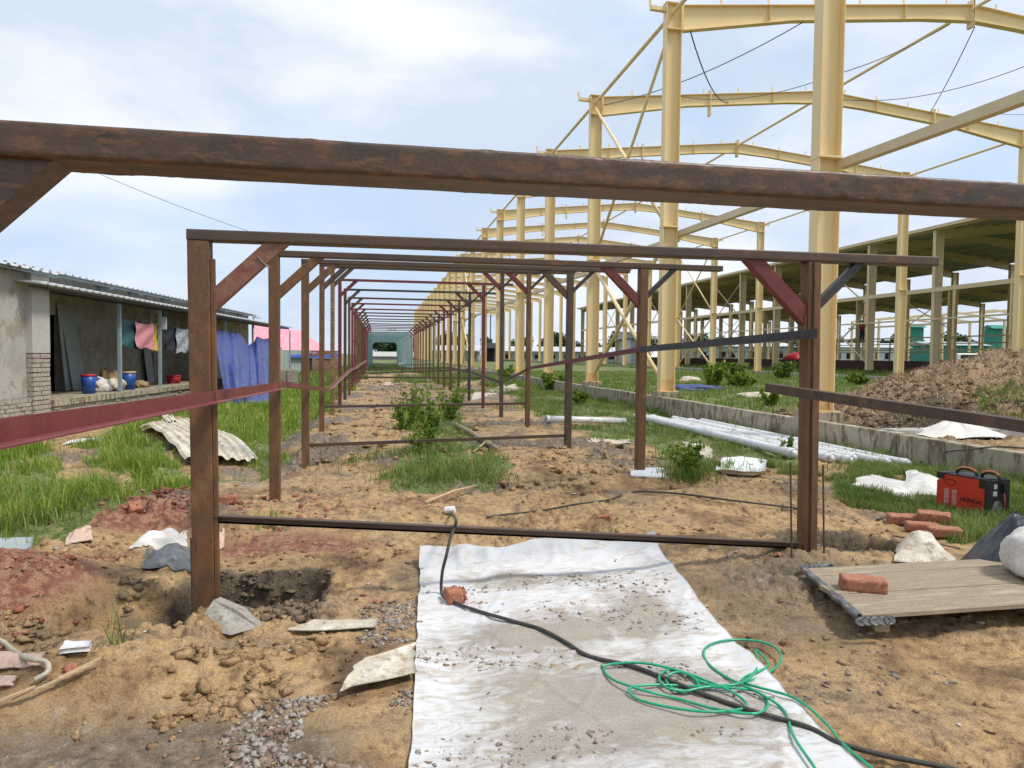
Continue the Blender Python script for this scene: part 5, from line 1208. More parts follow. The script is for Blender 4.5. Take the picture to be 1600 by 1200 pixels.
hz = [(940, 1040), (955, 1060), (1000, 1077), (1060, 1092), (1120, 1108), (1180, 1115), (1200, 1100), (1180, 1080), (1130, 1074), (1080, 1072), (1020, 1070), (985, 1075), (992, 1090), (1040, 1104), (1110, 1112), (1165, 1105), (1150, 1085), (1100, 1062), (1050, 1046), (1030, 1058), (1045, 1076), (1090, 1078), (1085, 1060), (1060, 1050), (1040, 1060), (1060, 1080), (1100, 1074), (1170, 1065), (1215, 1040), (1218, 1018), (1190, 1003), (1140, 1000), (1105, 1010), (1102, 1030), (1130, 1055), (1190, 1085), (1225, 1110), (1240, 1150), (1270, 1195), (1300, 1240)]
hp = [on_sheet(px, py, .010+.006*(i % 3)) for i, (px, py) in enumerate(hz)]
m = MB(); m.tube(smoothpath(hp, 8), .0058, 7); tag(m.ob('green_hose', M_HOSE, smooth=True), 'loose tangle of bright green hose on the white sheet', 'hose')
hz = [(940, 1042), (960, 1037), (1005, 1036), (1060, 1048), (1110, 1070), (1160, 1066), (1185, 1040), (1180, 1015), (1200, 1040), (1160, 1064), (1240, 1090), (1290, 1130), (1320, 1165), (1400, 1230)]
hp = [on_sheet(px, py, .016+.006*(i % 3)) for i, (px, py) in enumerate(hz)]
m = MB(); m.tube(smoothpath([h for h in hp if True], 8), .0058, 7); tag(m.ob('green_hose', M_HOSE, smooth=True), 'green hose strand leaving the tangle along the right sheet edge', 'hose')
# bricks
def brick(c, rz, label, rx=0, ry=0, dims=(.23, .11, .072), m=M_BRICK, seed=0, frog=False, rough=.004, broken=0):
    rg2 = np.random.default_rng(seed); nx, ny, nz_ = 10, 6, 5; V = []; idx = {}
    Fs = []
    def vid(i, j, k):
        if (i, j, k) not in idx:
            u, v, w3 = i/(nx-1)-.5, j/(ny-1)-.5, k/(nz_-1)-.5
            p = np.array([u*dims[0], v*dims[1], w3*dims[2]]); e = (abs(u) > .49)+(abs(v) > .49)+(abs(w3) > .49)
            p *= 1-(.012 if e == 3 else .005 if e == 2 else 0)
            if frog and k == nz_-1 and abs(u) < .36 and abs(v) < .25: p[2] -= .008
            p += rg2.normal(0, rough*.35, 3)
            if broken and u > .5-broken: p[0] -= (u-.5+broken)*dims[0]*(.5+.9*rg2.random()); p[2] *= 1-.4*rg2.random()
            idx[(i, j, k)] = len(V); V.append(p)
        return idx[(i, j, k)]
    for i in range(nx-1):
        for j in range(ny-1):
            Fs += [(vid(i, j, 0), vid(i, j+1, 0), vid(i+1, j+1, 0), vid(i+1, j, 0)), (vid(i, j, nz_-1), vid(i+1, j, nz_-1), vid(i+1, j+1, nz_-1), vid(i, j+1, nz_-1))]
    for i in range(nx-1):
        for k in range(nz_-1):
            Fs += [(vid(i, 0, k), vid(i+1, 0, k), vid(i+1, 0, k+1), vid(i, 0, k+1)), (vid(i, ny-1, k), vid(i, ny-1, k+1), vid(i+1, ny-1, k+1), vid(i+1, ny-1, k))]
    for j in range(ny-1):
        for k in range(nz_-1):
            Fs += [(vid(0, j, k), vid(0, j, k+1), vid(0, j+1, k+1), vid(0, j+1, k)), (vid(nx-1, j, k), vid(nx-1, j+1, k), vid(nx-1, j+1, k+1), vid(nx-1, j, k+1))]
    o = pyobj('brick', np.array(V), np.array(Fs), m); o.location = c; o.rotation_euler = (rx, ry, rz); tag(o, label, 'brick', 'loose bricks on the site'); return o
p = on_sheet(716, 931, .028); brick(p, .15, 'broken red brick lump holding down the white sheet by the cable', seed=1, dims=(.15, .11, .09), rough=.010, broken=.35)
PZ = .16
p = atZ(1348, 912, PZ+.036); brick(p, -.42, 'whole red brick lying on the plank platform', seed=2, frog=True)
p = gnd(352, 795, .03); brick(p, .2, 'dusty red brick just right of the front left post', seed=3, dims=(.22, .11, .07), rough=.01)
p = gnd(216, 800, .03); brick(p, .5, 'broken brick half buried in red soil left of the front post', rx=.5, seed=4, dims=(.14, .11, .08), rough=.016, broken=.3)
p = gnd(942, 815, .02); brick(p, .1, 'small brick piece beyond the bottom bar', seed=5, dims=(.12, .06, .05), rough=.012)
for i, (px, py, rz, rx, lb_) in enumerate(((1411, 823, -.45, .1, 'leftmost red brick below the welding machine'), (1440, 833, -.42, .0, 'middle red brick below the welding machine'), (1474, 842, -.52, .05, 'rightmost red brick below the welding machine'), (1458, 826, -.72, .1, 'red brick lying on top of the row below the welding machine'))):
    p = gnd(px, py, .04 if i < 3 else .09); brick(p, rz, lb_, rx=rx, seed=10+i, dims=(.24, .11, .07))
for i, (px, py, s) in enumerate(((590, 946, .05), (568, 935, .03), (780, 943, .03), (1215, 876, .05), (112, 1056, .07), (440, 1080, .04))):
    p = gnd(px, py, .01); tag(blob(p, s*.55, s*.4, s*.3, M_BRICK, 30+i, 9, 'brick_chip', 1.1), ['red brick chip left of the white sheet, upper one', 'small red chip beside the upper chip left of the sheet', 'red crumb on the white sheet right of the brick lump', 'orange-red chip right of the sheet top corner', 'dark red brick piece in the left foreground', 'red chip among the lower left clods'][i], 'brick chip', 'brick chips in the foreground')
# broken concrete slab at the left post
def slab(pts, th, m, label, name='concrete_fragment', cat='concrete piece'):
    mb = MB(); n = len(pts); up = Vector((0, 0, th)); mb.add([Vector(p) for p in pts]+[Vector(p)+up for p in pts], [tuple(range(n-1, -1, -1)), tuple(range(n, 2*n))]+[(i, (i+1) % n, n+(i+1) % n, n+i) for i in range(n)]); o = mb.ob(name, m); return tag(o, label, cat)
a = gnd(305, 965, .0); 
A, B, C_, D_ = atD(306, 970, 3.66), atD(333, 930, 3.78), atD(404, 972, 3.70), atD(360, 984, 3.6)
mb = MB(); off = Vector((.02, .05, .0)); vs = [A, B, atD(372, 946, 3.74), C_, D_]; vs = [v-Vector((0, 0, .028)) for v in vs]; n = 5
mb.add(vs+[v+off+Vector((0, .03, -.01)) for v in vs], [tuple(range(n)), tuple(range(2*n-1, n-1, -1))]+[(i, n+i, n+(i+1) % n, (i+1) % n) for i in range(n)])
tag(mb.ob('concrete_fragment', M_MORT), 'triangular broken concrete slab leaning at the foot of the front left post', 'concrete piece')
# ------------------------------------------------------------------ sheets, sacks and scraps on the soil
def gz0s(x, y): return float(gz0(np.array([x]), np.array([y]))[0])
def scrap(corners, m, label, name='plastic_scrap', cat='plastic sheet', lift=.02, amp=.05, seed=0, n=22, th=.003, curl=.0, grp='sheets and sacks lying about', ragged=.12, dz=0):
    P = [gnd(*c) if len(c) == 2 else gnd(c[0], c[1], c[2]) for c in corners]; rows = []
    uu = np.linspace(0, 1, n)[:, None]+np.zeros((1, n)); vv = np.linspace(0, 1, n)[None, :]+np.zeros((n, 1))
    ru = uu+ragged*vn(vv*6+seed, vv*0+3.3, seed)*(np.abs(uu-.5)*2)**3; rv = vv+ragged*vn(uu*6-seed, uu*0+9.3, seed)*(np.abs(vv-.5)*2)**3
    bl_ = lambda k: (P[0][k]*(1-rv)+P[1][k]*rv)*(1-ru)+(P[3][k]*(1-rv)+P[2][k]*rv)*ru
    X, Y = bl_(0), bl_(1); ee = np.maximum(np.abs(uu-.5), np.abs(vv-.5))*2
    hh = np.maximum(gz(X, Y)+.008, gz0(X, Y)+lift*1.3+amp*np.maximum(0, .38+.8*fbm(uu*2.2+seed, vv*2.2, 2, seed)+.22*np.abs(vn(uu*7+vv*3+seed, vv*5, seed)))*np.abs(np.sin(math.pi*uu)*np.sin(math.pi*vv))**.6)+curl*ee**6
    rows = [[Vector((float(X[i, j]), float(Y[i, j]), float(hh[i, j]))) for j in range(n)] for i in range(n)]
    mb = MB(); mb.grid(rows, th); o = mb.ob(name, m, smooth=True); tag(o, label, cat, grp); return o
scrap([(528, 1098), (648, 1068), (648, 1022), (560, 1048)], M_SACKG, 'crumpled pale sheet piece tucked against the left edge of the white sheet', seed=1, amp=.045, curl=.02)
scrap([(555, 1052), (600, 1052), (606, 1040), (572, 1036)], M_SACKG, 'small folded pale scrap behind the crumpled piece', seed=2, amp=.03, n=12)
scrap([(448, 992), (592, 988), (590, 974), (490, 977)], M_SACKG, 'flat white strip on the soil right of the left hole', seed=3, amp=.015, n=16)
scrap([(92, 1031), (140, 1026), (144, 1015), (104, 1017)], M_WHT, 'small clean white packet in the left foreground', 'packet', 'packet', seed=4, lift=.03, amp=.0, n=5, ragged=.0, th=.02)
scrap([(205, 862), (290, 868), (292, 842), (218, 850)], M_SACK, 'shiny crumpled white sack left of the front left post', 'white_sack', 'sack', seed=5, amp=.20, curl=.0)
scrap([(335, 870), (350, 860), (352, 836), (335, 846)], M_PINKS, 'scrap of tan paper right of the front left post', seed=6, amp=.08, n=12)
scrap([(222, 894), (300, 898), (300, 862), (228, 868)], M_GREYPL, 'torn dark grey plastic sheet left of the front left post', seed=7, amp=.16)
scrap([(-30, 866), (50, 860), (52, 845), (-30, 845)], M_SHEET, 'pale bluish panel lying in the grass at the left edge', 'flat_panel', 'panel', seed=8, amp=.0, n=8, th=.01, ragged=.01)
scrap([(103, 858), (148, 848), (142, 832), (108, 838)], M_PINKS, 'crumpled brown paper in the grass edge behind the red heap', 'paper_scrap', 'paper', seed=9, amp=.12, n=14)
scrap([(-60, 1062), (60, 1050), (70, 1030), (-60, 1035)], M_PINKS, 'pinkish cloth rag in the bottom left corner', 'rag', 'rag', seed=10, amp=.06)
scrap([(-60, 1085), (20, 1080), (24, 1066), (-60, 1070)], M_PINKS, 'second muddy rag at the left edge below the pinkish one', 'rag', 'rag', seed=11, amp=.05, n=14)
scrap([(1332, 768), (1425, 790), (1440, 770), (1352, 748)], M_SACK, 'flat white sack nearest left of the welding machine', 'white_sack', 'sack', seed=12, amp=.03, lift=.05)
scrap([(1408, 775), (1466, 784), (1470, 758), (1420, 742)], M_SACK, 'white sack touching the left side of the welding machine', 'white_sack', 'sack', seed=13, amp=.13, lift=.05)
scrap([(1118, 748), (1196, 746), (1198, 730), (1128, 726)], M_WHT, 'curled white board on the soil left of the front right post', 'white_board', 'board', seed=14, amp=.0, curl=.07, n=16, th=.008, ragged=.03)
scrap([(1085, 722), (1122, 722), (1110, 700), (1066, 692)], M_SACKG, 'crumpled white sheet in the grass beside the pipes', seed=15, amp=.12)
scrap([(985, 748), (1042, 750), (1040, 738), (990, 732)], M_WHT, 'small white board right of the second right post', 'white_board', 'board', seed=16, amp=.02, n=10, th=.01)
scrap([(918, 693), (985, 697), (985, 690), (925, 686)], M_SACKG, 'pale strip lying between the second and third right posts', seed=17, amp=.03, n=10)
scrap([(735, 628), (812, 608), (806, 600), (742, 612)], M_SACKG, 'long pale panel lying by the kerb behind the fourth right post', 'flat_panel', 'panel', seed=18, amp=.02, n=10, th=.03, ragged=.01)
scrap([(1400, 884), (1500, 888), (1478, 868), (1398, 864)], M_SACKG, 'dirty white sack behind the plank platform', 'white_sack', 'sack', seed=19, amp=.20)
scrap([(1500, 888), (1580, 886), (1590, 868), (1530, 876)], M_SACK, 'white sack end tucked under the black plastic', 'white_sack', 'sack', seed=20, amp=.12, n=14)
scrap([(100, 697), (170, 692), (165, 688), (110, 690)], M_WHT, 'thin white strip on the grassy path', seed=21, amp=.02, n=8)
scrap([(22, 728), (55, 728), (54, 722), (26, 722)], M_PINKS, 'pale paper scrap in the left grass', 'paper_scrap', 'paper', seed=22, amp=.03, n=8)
scrap([(600, 603), (650, 600), (640, 596), (600, 598)], M_PINKS, 'tan scraps far along the corridor floor', seed=23, amp=.1, n=10)
scrap([(622, 576), (640, 576), (640, 571), (622, 571)], M_WHT, 'white block far along the corridor floor', 'white_block', 'block', seed=24, lift=.25, amp=.02, n=6, th=.25, ragged=0)
def blobthing(px, py, D, sx, sy, sz, m, label, seed, name='white_sack', cat='sack', amp=.35, dz=0, n=16):
    c = atD(px, py, D); c.z = g(c.x, c.y)+sz*.3+dz; return tag(blob(c, sx, sy, sz, m, seed, n, name, amp), label, cat, 'sheets and sacks lying about')
c0 = atD(1495, 684, 10.4); rows = []
for i in range(30):
    row = []
    for j in range(40):
        u, v = j/39*2-1, i/29*2-1; r_ = math.hypot(u-.05, v); ex_ = 1+.25*float(vn(math.atan2(v, u)*1.6+5, 3, 2))
        x_, y_ = c0.x+u*.66*ex_, c0.y+v*.45*ex_
        hh_ = .26*max(0, 1-r_*.95)**1.15+.035*max(0, 1-r_)*math.sin(math.atan2(v, u)*7)+.02*float(vn(u*4, v*4, 3))
        row.append(Vector((x_, y_, max(g(x_, y_), .33 if y_ < 9.5 else .30)+.03+hh_)))
    rows.append(row)
m = MB(); m.grid(rows, .004); tag(m.ob('white_cover', M_SACK, smooth=True), 'white cover peaked beside the concrete foundation beam', 'cover')
blobthing(1478, 578, 30, .8, .6, .5, M_SACK, 'white bags in the yard behind the earth heap', 42)
blobthing(1085, 606, 24, 1.0, .5, .16, M_BLUE, 'blue plastic heap in the yard behind the second cream column', 43, 'blue_sheet', 'plastic sheet')
blobthing(1078, 590, 32, .5, .4, .2, M_SACKG, 'pale rubbish heap in the yard near the far kerb', 44, 'rubbish_heap', 'rubbish')
blobthing(1190, 617, 20, .7, .4, .14, M_SACKG, 'pale stones and scraps in the grass of the yard', 45, 'rubbish_heap', 'rubbish')
blobthing(1343, 605, 22, .35, .3, .10, M_SACKG, 'small pale stones in the yard beyond the front right post', 46, 'rubbish_heap', 'rubbish')
# black plastic and white bulging sack at the right edge
def bag(px, py, D, sx, sy, sz, m, label, seed, name, cat, amp=.3, rz=0):
    c = atD(px, py, D); o = blob(c, sx, sy, sz, m, seed, 22, name, amp, rz=rz); return tag(o, label, cat, 'sheets and sacks lying about')
c0 = atD(1585, 872, 4.7); rows = []
for i in range(26):
    row = []
    for j in range(49):
        t_ = j/48*2*math.pi; q = i/25; fold = 1+.16*math.copysign(abs(math.sin(t_*3.5+q*2))**.6, math.sin(t_*3.5+q*2))*q+.10*float(vn(t_*2.2, q*3, 5))
        rr_ = (.015+.30*q**1.25)*fold; x_, y_ = c0.x+.02+rr_*math.cos(t_)*1.0-.10*q*q, c0.y+rr_*math.sin(t_)*.8
        row.append(Vector((x_, y_, .02+c0.z*0+.40*(1-q**1.6)+.03*float(vn(t_*3, q*6, 8))+.02)))
    rows.append(row)
m = MB(); m.grid(rows, .004); tag(m.ob('black_plastic', M_BLKPL, smooth=False), 'black plastic sheeting bundled at the right edge', 'plastic sheet', 'sheets and sacks lying about')
bag(1630, 872, 4.2, .20, .24, .19, M_SACK, 'stuffed white woven sack at the right edge on the planks', 52, 'stuffed_sack', 'sack', .22)
# corrugated fibre sheet on the grass
def corr_sheet(corners, m, label, ncor=9, dep=.03, seed=0, lift=.06):
    P = [gnd(*c) for c in corners]; rows = []
    for i in range(26):
        u = i/25; row = []
        for j in range(ncor*4+1):
            v = j/(ncor*4); rg_ = .05*float(vn(v*9+seed, 2.2, seed))*(abs(u-.5)*2)**4
            p = P[0].lerp(P[3], v).lerp(P[1].lerp(P[2], v), u+rg_)
            gl = float(gz0(np.array([p.x]), np.array([p.y]))[0]); zz = max(p.z*0+gl, gl)+lift+.12*math.sin(u*3)*(1-v)+dep*(1 if (j % 4) in (1, 2) else 0)+.03*math.sin(u*7+v*3)
            row.append(Vector((p.x, p.y, zz)))
        rows.append(row)
    mb = MB(); mb.grid(rows, .006); tag(mb.ob('corrugated_sheet', m), label, 'corrugated sheet', 'old corrugated sheets on the grass')
corr_sheet([(218, 676), (290, 732), (404, 724), (298, 662)], M_RSHEET, 'large stained corrugated sheet lying on the grass behind the front left post', 7, .035, 3, .08)
corr_sheet([(246, 668), (262, 676), (276, 668), (262, 656)], M_RSHEET, 'small corrugated piece on top of the large stained sheet', 3, .03, 4, .14)
# PVC pipes
for k in range(7):
    x = (5.86, 6.10, 6.25, 6.44, 6.60, 6.80, 6.97)[k]; y0 = (9.2, 9.35, 8.9, 8.75, 8.9, 8.45, 8.3)[k]; y1 = y0+6.2+random.uniform(-.3, .5); r = .070 if k == 0 else .062; z = (.01 if k == 0 else -.015-.01*(k % 2))+r
    m = MB(); m.tube([(x, y0, z), (x+random.uniform(-.05, .05), y1, z)], r, 14, cap=False); m.tube([(x, y0, z), (x, y0+.01, z)], r*.86, 14)
    m.ob('white_pipe', M_PVC, smooth=True)
    o = COL.objects[-1]; tag(o, ['leftmost', 'second', 'third', 'fourth', 'fifth', 'sixth', 'rightmost'][k]+' white plastic pipe from the left in the row beside the kerb wall', 'pipe', 'white pipes beside the kerb wall')
    for e in (y0+.1, y1-.1):
        m = MB(); m.tube([(x, e-.06, z), (x, e+.06, z)], r*1.08, 14); m.ob('socket', M_PVC, o, True)
    for yk in ():
        pass
a, b = gnd(853, 664, .06), gnd(976, 665, .06); m = MB(); m.tube([a, b], .07, 14); po = m.ob('white_pipe', M_PVC, smooth=True); tag(po, 'single short white pipe lying across beyond the third right post', 'pipe')
m = MB(); m.tube([a, a+(b-a)*.02], .078, 14); m.ob('socket', M_PVC, po)
rg = np.random.default_rng(55); n = 1500; x = rg.uniform(5.95, 7.05, n); y = rg.uniform(9.2, 15, n)
blades('grass', x, y, .17, .006, M_GRASSD, 'thin grass growing up between the white pipes', .5, 56)
# loose cables right
P = [gnd(880, 796, .02), gnd(840, 800, .02), gnd(810, 805, .02), gnd(760, 812, .02)]
m = MB(); m.tube(smoothpath([gnd(760, 812, .02), gnd(800, 806, .02), gnd(850, 799, .02), gnd(905, 796, .02), gnd(950, 787, .02), gnd(990, 775, .02), gnd(1060, 775, .02), gnd(1150, 790, .02), gnd(1270, 803, .02)]), .009, 6); tag(m.ob('black_cable', M_CABLE, smooth=True), 'black cable lying across the earth beyond the bottom bar', 'cable')
m = MB(); m.tube(smoothpath([gnd(1290, 715, .02), gnd(1360, 722, .02), gnd(1420, 732, .02), gnd(1470, 722, .06), atD(1520, 702, 7.6), atD(1560, 698, 7.4), atD(1640, 703, 7.2)]), .010, 6); tag(m.ob('black_cable', M_CABLE, smooth=True), 'black cable rising over the kerb wall behind the welding machine', 'cable')
m = MB(); m.tube(smoothpath([gnd(1370, 815, .02), gnd(1400, 808, .03), gnd(1440, 800, .03), gnd(1470, 790, .03)]), .012, 6); tag(m.ob('black_cable', M_CABLE, smooth=True), 'short dark cable in the grass left of the welding machine', 'cable')
m = MB(); m.tube(smoothpath([gnd(1395, 841, .02), gnd(1430, 850, .02), gnd(1500, 862, .02)]), .006, 5); tag(m.ob('thin_rod', M_RUST2, smooth=True), 'thin dark rod on the soil below the red bricks', 'rod')
m = MB(); m.tube(smoothpath([gnd(-40, 1010, .03), gnd(0, 1018, .04), gnd(22, 1032, .03), gnd(45, 1055, .04), gnd(72, 1056, .05), gnd(75, 1070, .03), gnd(55, 1080, .03)]), .011, 7); tag(m.ob('pale_hose', M_HOSE2, smooth=True), 'pale curled hose in the bottom left corner', 'hose')
# sticks
for i, (p0, p1, wd, lb_) in enumerate((((92, 1078), (158, 1050), .035, 'split pale wood lath in the left foreground'), ((-20, 1120), (56, 1100), .03, 'pale wood lath at the left edge near the bottom'), ((20, 1110), (150, 1058), .018, 'long thin lath beneath the split one'))):
    a, b = gnd(*p0, .03), gnd(*p1, .05); m = MB(); m.bar(a, b, wd, .01, (0, 0, 1), 0, wd*.4, .008); tag(m.ob('wood_lath', M_PWOOD), lb_, 'wood lath', 'laths in the left foreground')
for i, (p0, p1, lb_) in enumerate((((665, 790), (745, 768), 'bare stick on the soil left of the second right post'), ((705, 665), (775, 708), 'fallen log leaning behind the leafy weeds'), ((740, 710), (775, 690), 'short stick beside the fallen log'))):
    a, b = gnd(*p0, .03), gnd(*p1, .06); m = MB(); m.tube([a, a.lerp(b, .5)+Vector((0, 0, .02)), b], .016 if i != 1 else .05, 7, r1=.01 if i != 1 else .04); tag(m.ob('wood_stick', M_PWOOD if i != 1 else M_WOOD, smooth=True), lb_, 'stick', 'sticks on the corridor floor')
# ------------------------------------------------------------------ plank platform
pf = thing('plank_platform', 'weathered plank platform lying at the right edge of the foreground', 'wooden platform', atZ(1420, 930, PZ))
Ab, Af = atZ(1256, 888, PZ), atZ(1345, 962, PZ)
for k in range(5):
    s0, s1 = k/5, (k+1)/5; y0 = Ab.y+(Af.y-Ab.y)*s0; y1 = Ab.y+(Af.y-Ab.y)*s1
    x0 = Ab.x+(Af.x-Ab.x)*(s0+s1)/2+random.uniform(-.015, .015); dz = random.uniform(-.004, .004)
    m = MB(); m.bar((x0, (y0+y1)/2, PZ-.0125+dz), (x0+2.6, (y0+y1)/2+.02, PZ-.0125+dz), abs(y1-y0)-.008, .025, (0, 0, 1), .003); m.ob('plank', M_WOOD, pf)
for xx in (.16, 1.1, 2.1):
    m = MB(); m.bar((Ab.x+xx+.12, Ab.y-.03, PZ-.065), (Af.x+xx-.02, Af.y+.02, PZ-.065), .07, .07, (0, 0, 1), .003); m.ob('bearer', M_WOOD, pf)
for i, (p0, p1) in enumerate((((1256, 886), (1345, 962)), ((1256, 884), (1300, 884)), ((1345, 968), (1392, 966)))):
    a, b = atZ(*p0, PZ-.005), atZ(*p1, PZ-.005); rows = []
    for k in range(20):
        q = a.lerp(b, k/19); ww = .02+.02*random.random(); rows.append([q+Vector((math.cos(t_*.8)*ww, math.sin(t_*.8)*ww*.3, math.sin(t_*.8)*.02-.01)) for t_ in range(9)])
    m = MB(); m.grid(rows); tag(m.ob('torn_plastic_edge', M_GREYPL, pf, True), None, None)
# ------------------------------------------------------------------ welding machine
wc = gnd(1515, 803, .0); wc.z += .0
wr = R(-79)
wd = thing('welding_machine', 'red and black welding machine with two handles standing in the grass', 'welding machine', wc, rz=0)
Mw = Matrix.Rotation(wr, 3, 'Z')
def wp(x, y, z): return wc+Mw @ Vector((x, y, z))
WL, WW, WH = .47, .27, .35           # x: length of red side, front (black) at +x
def wbox(mb, x0, x1, y0, y1, z0, z1): mb.box(wp((x0+x1)/2, (y0+y1)/2, (z0+z1)/2), (abs(x1-x0), abs(y1-y0), abs(z1-z0)), mat=Mw); return mb
prof = [(-WL/2, .03), (-WL/2, WH*.80), (-WL/2+.05, WH*.86), (-WL/2+.06, WH*.98), (WL/2-.005, WH*.98), (WL/2-.005, .03)]
mb = MB(); n = len(prof); vs = [wp(x, -WW/2, z) for x, z in prof]+[wp(x, WW/2, z) for x, z in prof]
mb.add(vs, [tuple(range(n)), tuple(range(2*n-1, n-1, -1))]+[(i, n+i, n+(i+1) % n, (i+1) % n) for i in range(n)]); body = mb.ob('red_casing', M_WRED, wd)
m = MB(); wbox(m, -WL/2+.02, WL/2-.02, -WW/2-.004, WW/2+.004, .0, .032); m.ob('base', M_WBLK, wd)
m = MB(); m.bar(wp(WL/2+.012, 0, .01), wp(WL/2+.012, 0, WH), .03, WW+.03, up=Mw @ Vector((0, 1, 0)), ch=.006); fp = m.ob('front_panel', M_WBLK, wd)
m = MB(); wbox(m, -WL/2+.0, -WL/2+.075, -WW/2-.006, WW/2+.006, WH*.86, WH+.01); m.ob('rear_corner', M_WBLK, wd)
m = MB(); wbox(m, WL/2-.06, WL/2-.004, -WW/2-.006, WW/2+.006, WH*.78, WH+.008); m.ob('front_corner', M_WBLK, wd)
m = MB(); wbox(m, -WL/2+.08, WL/2-.065, -WW/2+.01, WW/2-.01, WH*.98, WH+.006); m.ob('top_plate', M_WBLK, wd)
for (x0, x1, yy_) in ((-.14, .06, 0), (.10, .27, 0)):
    m = MB(); P = [wp(x0, yy_, WH), wp(x0+.01, yy_, WH+.03), wp(x0+(x1-x0)*.3, yy_, WH+.055), wp(x0+(x1-x0)*.7, yy_, WH+.055), wp(x1-.01, yy_, WH+.03), wp(x1, yy_, WH)]
    h_ = MB(); h_.tube(smoothpath(P, 4), .015, 8); ho = h_.ob('handle', M_WBLK, wd, True)
    m.tube([q+Vector((0, 0, .006)) for q in smoothpath(P[1:5], 4)], .0155, 8); m.ob('handle_grip', M_ORNG, ho, True)
for c in range(2):
    for r in range(12):
        m = MB(); x = -.155+c*.075; z = .075+r*.012; m.bar(wp(x, -WW/2-.002, z), wp(x+.045, -WW/2-.002, z+.004), .004, .004); m.ob('vent_slot', M_SACK, body)
def text(s, size, loc, right, up, m, parent, ext=.0008):
    cu = bpy.data.curves.new('lettering', 'FONT'); cu.body = s; cu.size = size; cu.extrude = ext; cu.offset = size*.02; cu.align_x = 'CENTER'
    ob = bpy.data.objects.new('tmp', cu); COL.objects.link(ob); dg = bpy.context.evaluated_depsgraph_get(); me = bpy.data.meshes.new_from_object(ob.evaluated_get(dg)); bpy.data.objects.remove(ob)
    me.materials.clear(); me.materials.append(m); o = bpy.data.objects.new('lettering', me); COL.objects.link(o)
    r_ = Vector(right).normalized(); u_ = Vector(up).normalized(); n_ = r_.cross(u_)
    o.matrix_world = Matrix.Translation(loc) @ Matrix((r_, u_, n_)).transposed().to_4x4(); o.parent = parent; o.matrix_parent_inverse = parent.matrix_basis.inverted(); return o
rt = Mw @ Vector((1, 0, 0))
text('HUNDAI', .052, wp(.105, -WW/2-.0025, .125), rt, (0, 0, 1), M_WBLK, body)
m = MB(); m.bar(wp(.10, -WW/2-.002, .104), wp(.175, -WW/2-.002, .104), .002, .006); m.ob('printed_stripe', M_WBLK, body)
m = MB(); P = [wp(-.10+.05*math.cos(t_*1.0)*(1+.2*(t_ % 2)), -WW/2-.0025, WH*.80+.028*math.sin(t_*1.0)) for t_ in range(9)]; m.tube(P, .0022, 5); m.ob('emblem', M_WBLK, body)
frt = Mw @ Vector((0, 1, 0)); fx = WL/2+.029
def fbox(y0, y1, z0, z1, m_, nm, d=.003):
    m = MB(); wbox(m, fx-.002, fx+d, y0, y1, z0, z1); return m.ob(nm, m_, fp)
fbox(-.07, -.03, WH*.78, WH*.90, M_LABEL, 'display'); fbox(-.08, -.03, WH*.60, WH*.72, M_LABEL, 'data_label'); fbox(.03, .09, WH*.70, WH*.92, M_WBLK, 'switch_box', .025)
for k in range(6):
    m = MB(); r_ = .008+k*.010; P = [wp(fx+.002, -.02+r_*math.cos(t_*.524), WH*.30+r_*math.sin(t_*.524)) for t_ in range(13)]; m.tube(P, .0014, 4); m.ob('fan_guard', M_LABEL, fp)
m = MB(); m.tube([wp(fx+.012, .05, WH*.68), wp(fx+.025, .045, WH*.4), wp(fx+.03, .03, .03)], .006, 6); m.ob('red_lead', M_REDB, fp, True)
# sticks behind the machine
for i, (p0, p1, lb_) in enumerate((((1500, 722), (1545, 733), 'pale split board behind the welding machine handles'), ((1512, 736), (1575, 730), 'second pale board behind the welding machine'), ((1530, 742), (1590, 740), 'low wood offcut right behind the welding machine'))):
    a, b = gnd(*p0, .08), gnd(*p1, .06); m = MB(); m.bar(a, b, .09, .03); tag(m.ob('wood_board', M_PWOOD), lb_, 'board', 'boards behind the welding machine')
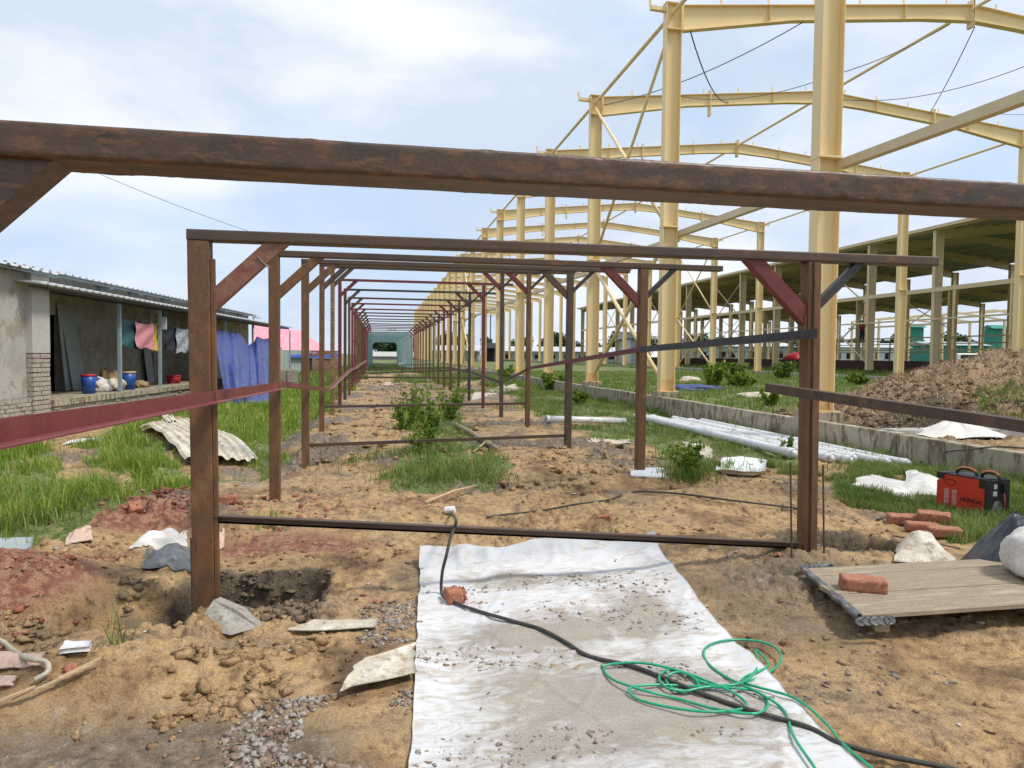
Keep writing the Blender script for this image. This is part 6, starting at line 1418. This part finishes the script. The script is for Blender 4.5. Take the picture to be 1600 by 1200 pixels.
# ------------------------------------------------------------------ worker far away in the open hall
def person(c, s, label, shirt, trousers):
    c = Vector(c); t_ = thing('person', label, 'person', c)
    def sk(name, verts, edges, radii, m, sub=1):
        me = bpy.data.meshes.new(name); me.from_pydata([(c+Vector(v)*s)[:] for v in verts], edges, []); o = bpy.data.objects.new(name, me); COL.objects.link(o)
        md = o.modifiers.new('skin', 'SKIN')
        for i, r_ in enumerate(radii): me.skin_vertices[0].data[i].radius = (r_*s, r_*s)
        me.skin_vertices[0].data[0].use_root = True
        o.modifiers.new('sub', 'SUBSURF').levels = sub; me.materials.append(m); o.parent = t_; o.matrix_parent_inverse = t_.matrix_basis.inverted(); return o
    me0 = bpy.data.meshes
    V = [(0, 0, .95), (0, 0, 1.2), (0, 0, 1.42), (0, -.01, 1.52), (0, -.02, 1.66), (.19, 0, 1.40), (.30, -.1, 1.16), (.26, -.32, 1.22), (-.19, 0, 1.40), (-.29, -.05, 1.13), (-.27, -.2, .92), (.1, 0, .9), (.13, -.12, .5), (.13, 0, .06), (.13, -.14, .03), (-.1, 0, .9), (-.13, .02, .5), (-.14, .08, .06), (-.14, -.06, .03)]
    E = [(0, 1), (1, 2), (2, 3), (3, 4), (2, 5), (5, 6), (6, 7), (2, 8), (8, 9), (9, 10), (0, 11), (11, 12), (12, 13), (13, 14), (0, 15), (15, 16), (16, 17), (17, 18)]
    Rd = [.15, .15, .16, .06, .105, .07, .05, .04, .07, .05, .04, .1, .07, .05, .04, .1, .07, .05, .04]
    me = bpy.data.meshes.new('body'); me.from_pydata([(c+Vector(v)*s)[:] for v in V], E, []); o = bpy.data.objects.new('body', me); COL.objects.link(o)
    o.modifiers.new('skin', 'SKIN')
    for i, r_ in enumerate(Rd): me.skin_vertices[0].data[i].radius = (r_*s, r_*s)
    me.skin_vertices[0].data[0].use_root = True; o.modifiers.new('sub', 'SUBSURF').levels = 1; me.materials.append(M_SKIN); o.parent = t_; o.matrix_parent_inverse = t_.matrix_basis.inverted()
    m = MB(); m.lathe(c, [(.20*s, .92*s), (.21*s, 1.2*s), (.22*s, 1.42*s), (.10*s, 1.5*s)], 12); m.ob('shirt', shirt, t_, True)
    m = MB()
    for sg in (-1, 1): m.tube([c+Vector((sg*.1, 0, .98))*s, c+Vector((sg*.13, -.05, .5))*s, c+Vector((sg*.135, .02, .1))*s], .125*s, 10, r1=.08*s)
    m.ob('trousers', trousers, t_, True)
    m = MB(); m.lathe(c+Vector((0, .0, 0)), [(.118*s, 1.66*s), (.115*s, 1.74*s), (.05*s, 1.79*s)], 10); m.ob('hair', M_WBLK, t_, True)
cw = atD(1347, 520, 62)
person((cw.x, cw.y, H+1.55), 1.0, 'worker in red shirt standing up on the steelwork of the open hall', M_REDB, M_BLKC)
m = MB(); m.bar((cw.x-3, cw.y, H+1.52), (cw.x+3, cw.y, H+1.52), .5, .05); m.ob('scaffold_board', M_WOOD); tag(COL.objects[-1], 'scaffold board under the worker in the open hall', 'scaffold board')
c1 = []
for k, dx in enumerate((-2.8, 2.8)):
    m = MB(); m.tube([(cw.x+dx, cw.y, 0), (cw.x+dx, cw.y, H+1.49)], .05, 6); o = m.ob('scaffold_leg', M_DARK, COL.objects['scaffold_board'])
print('objects', len(bpy.data.objects))
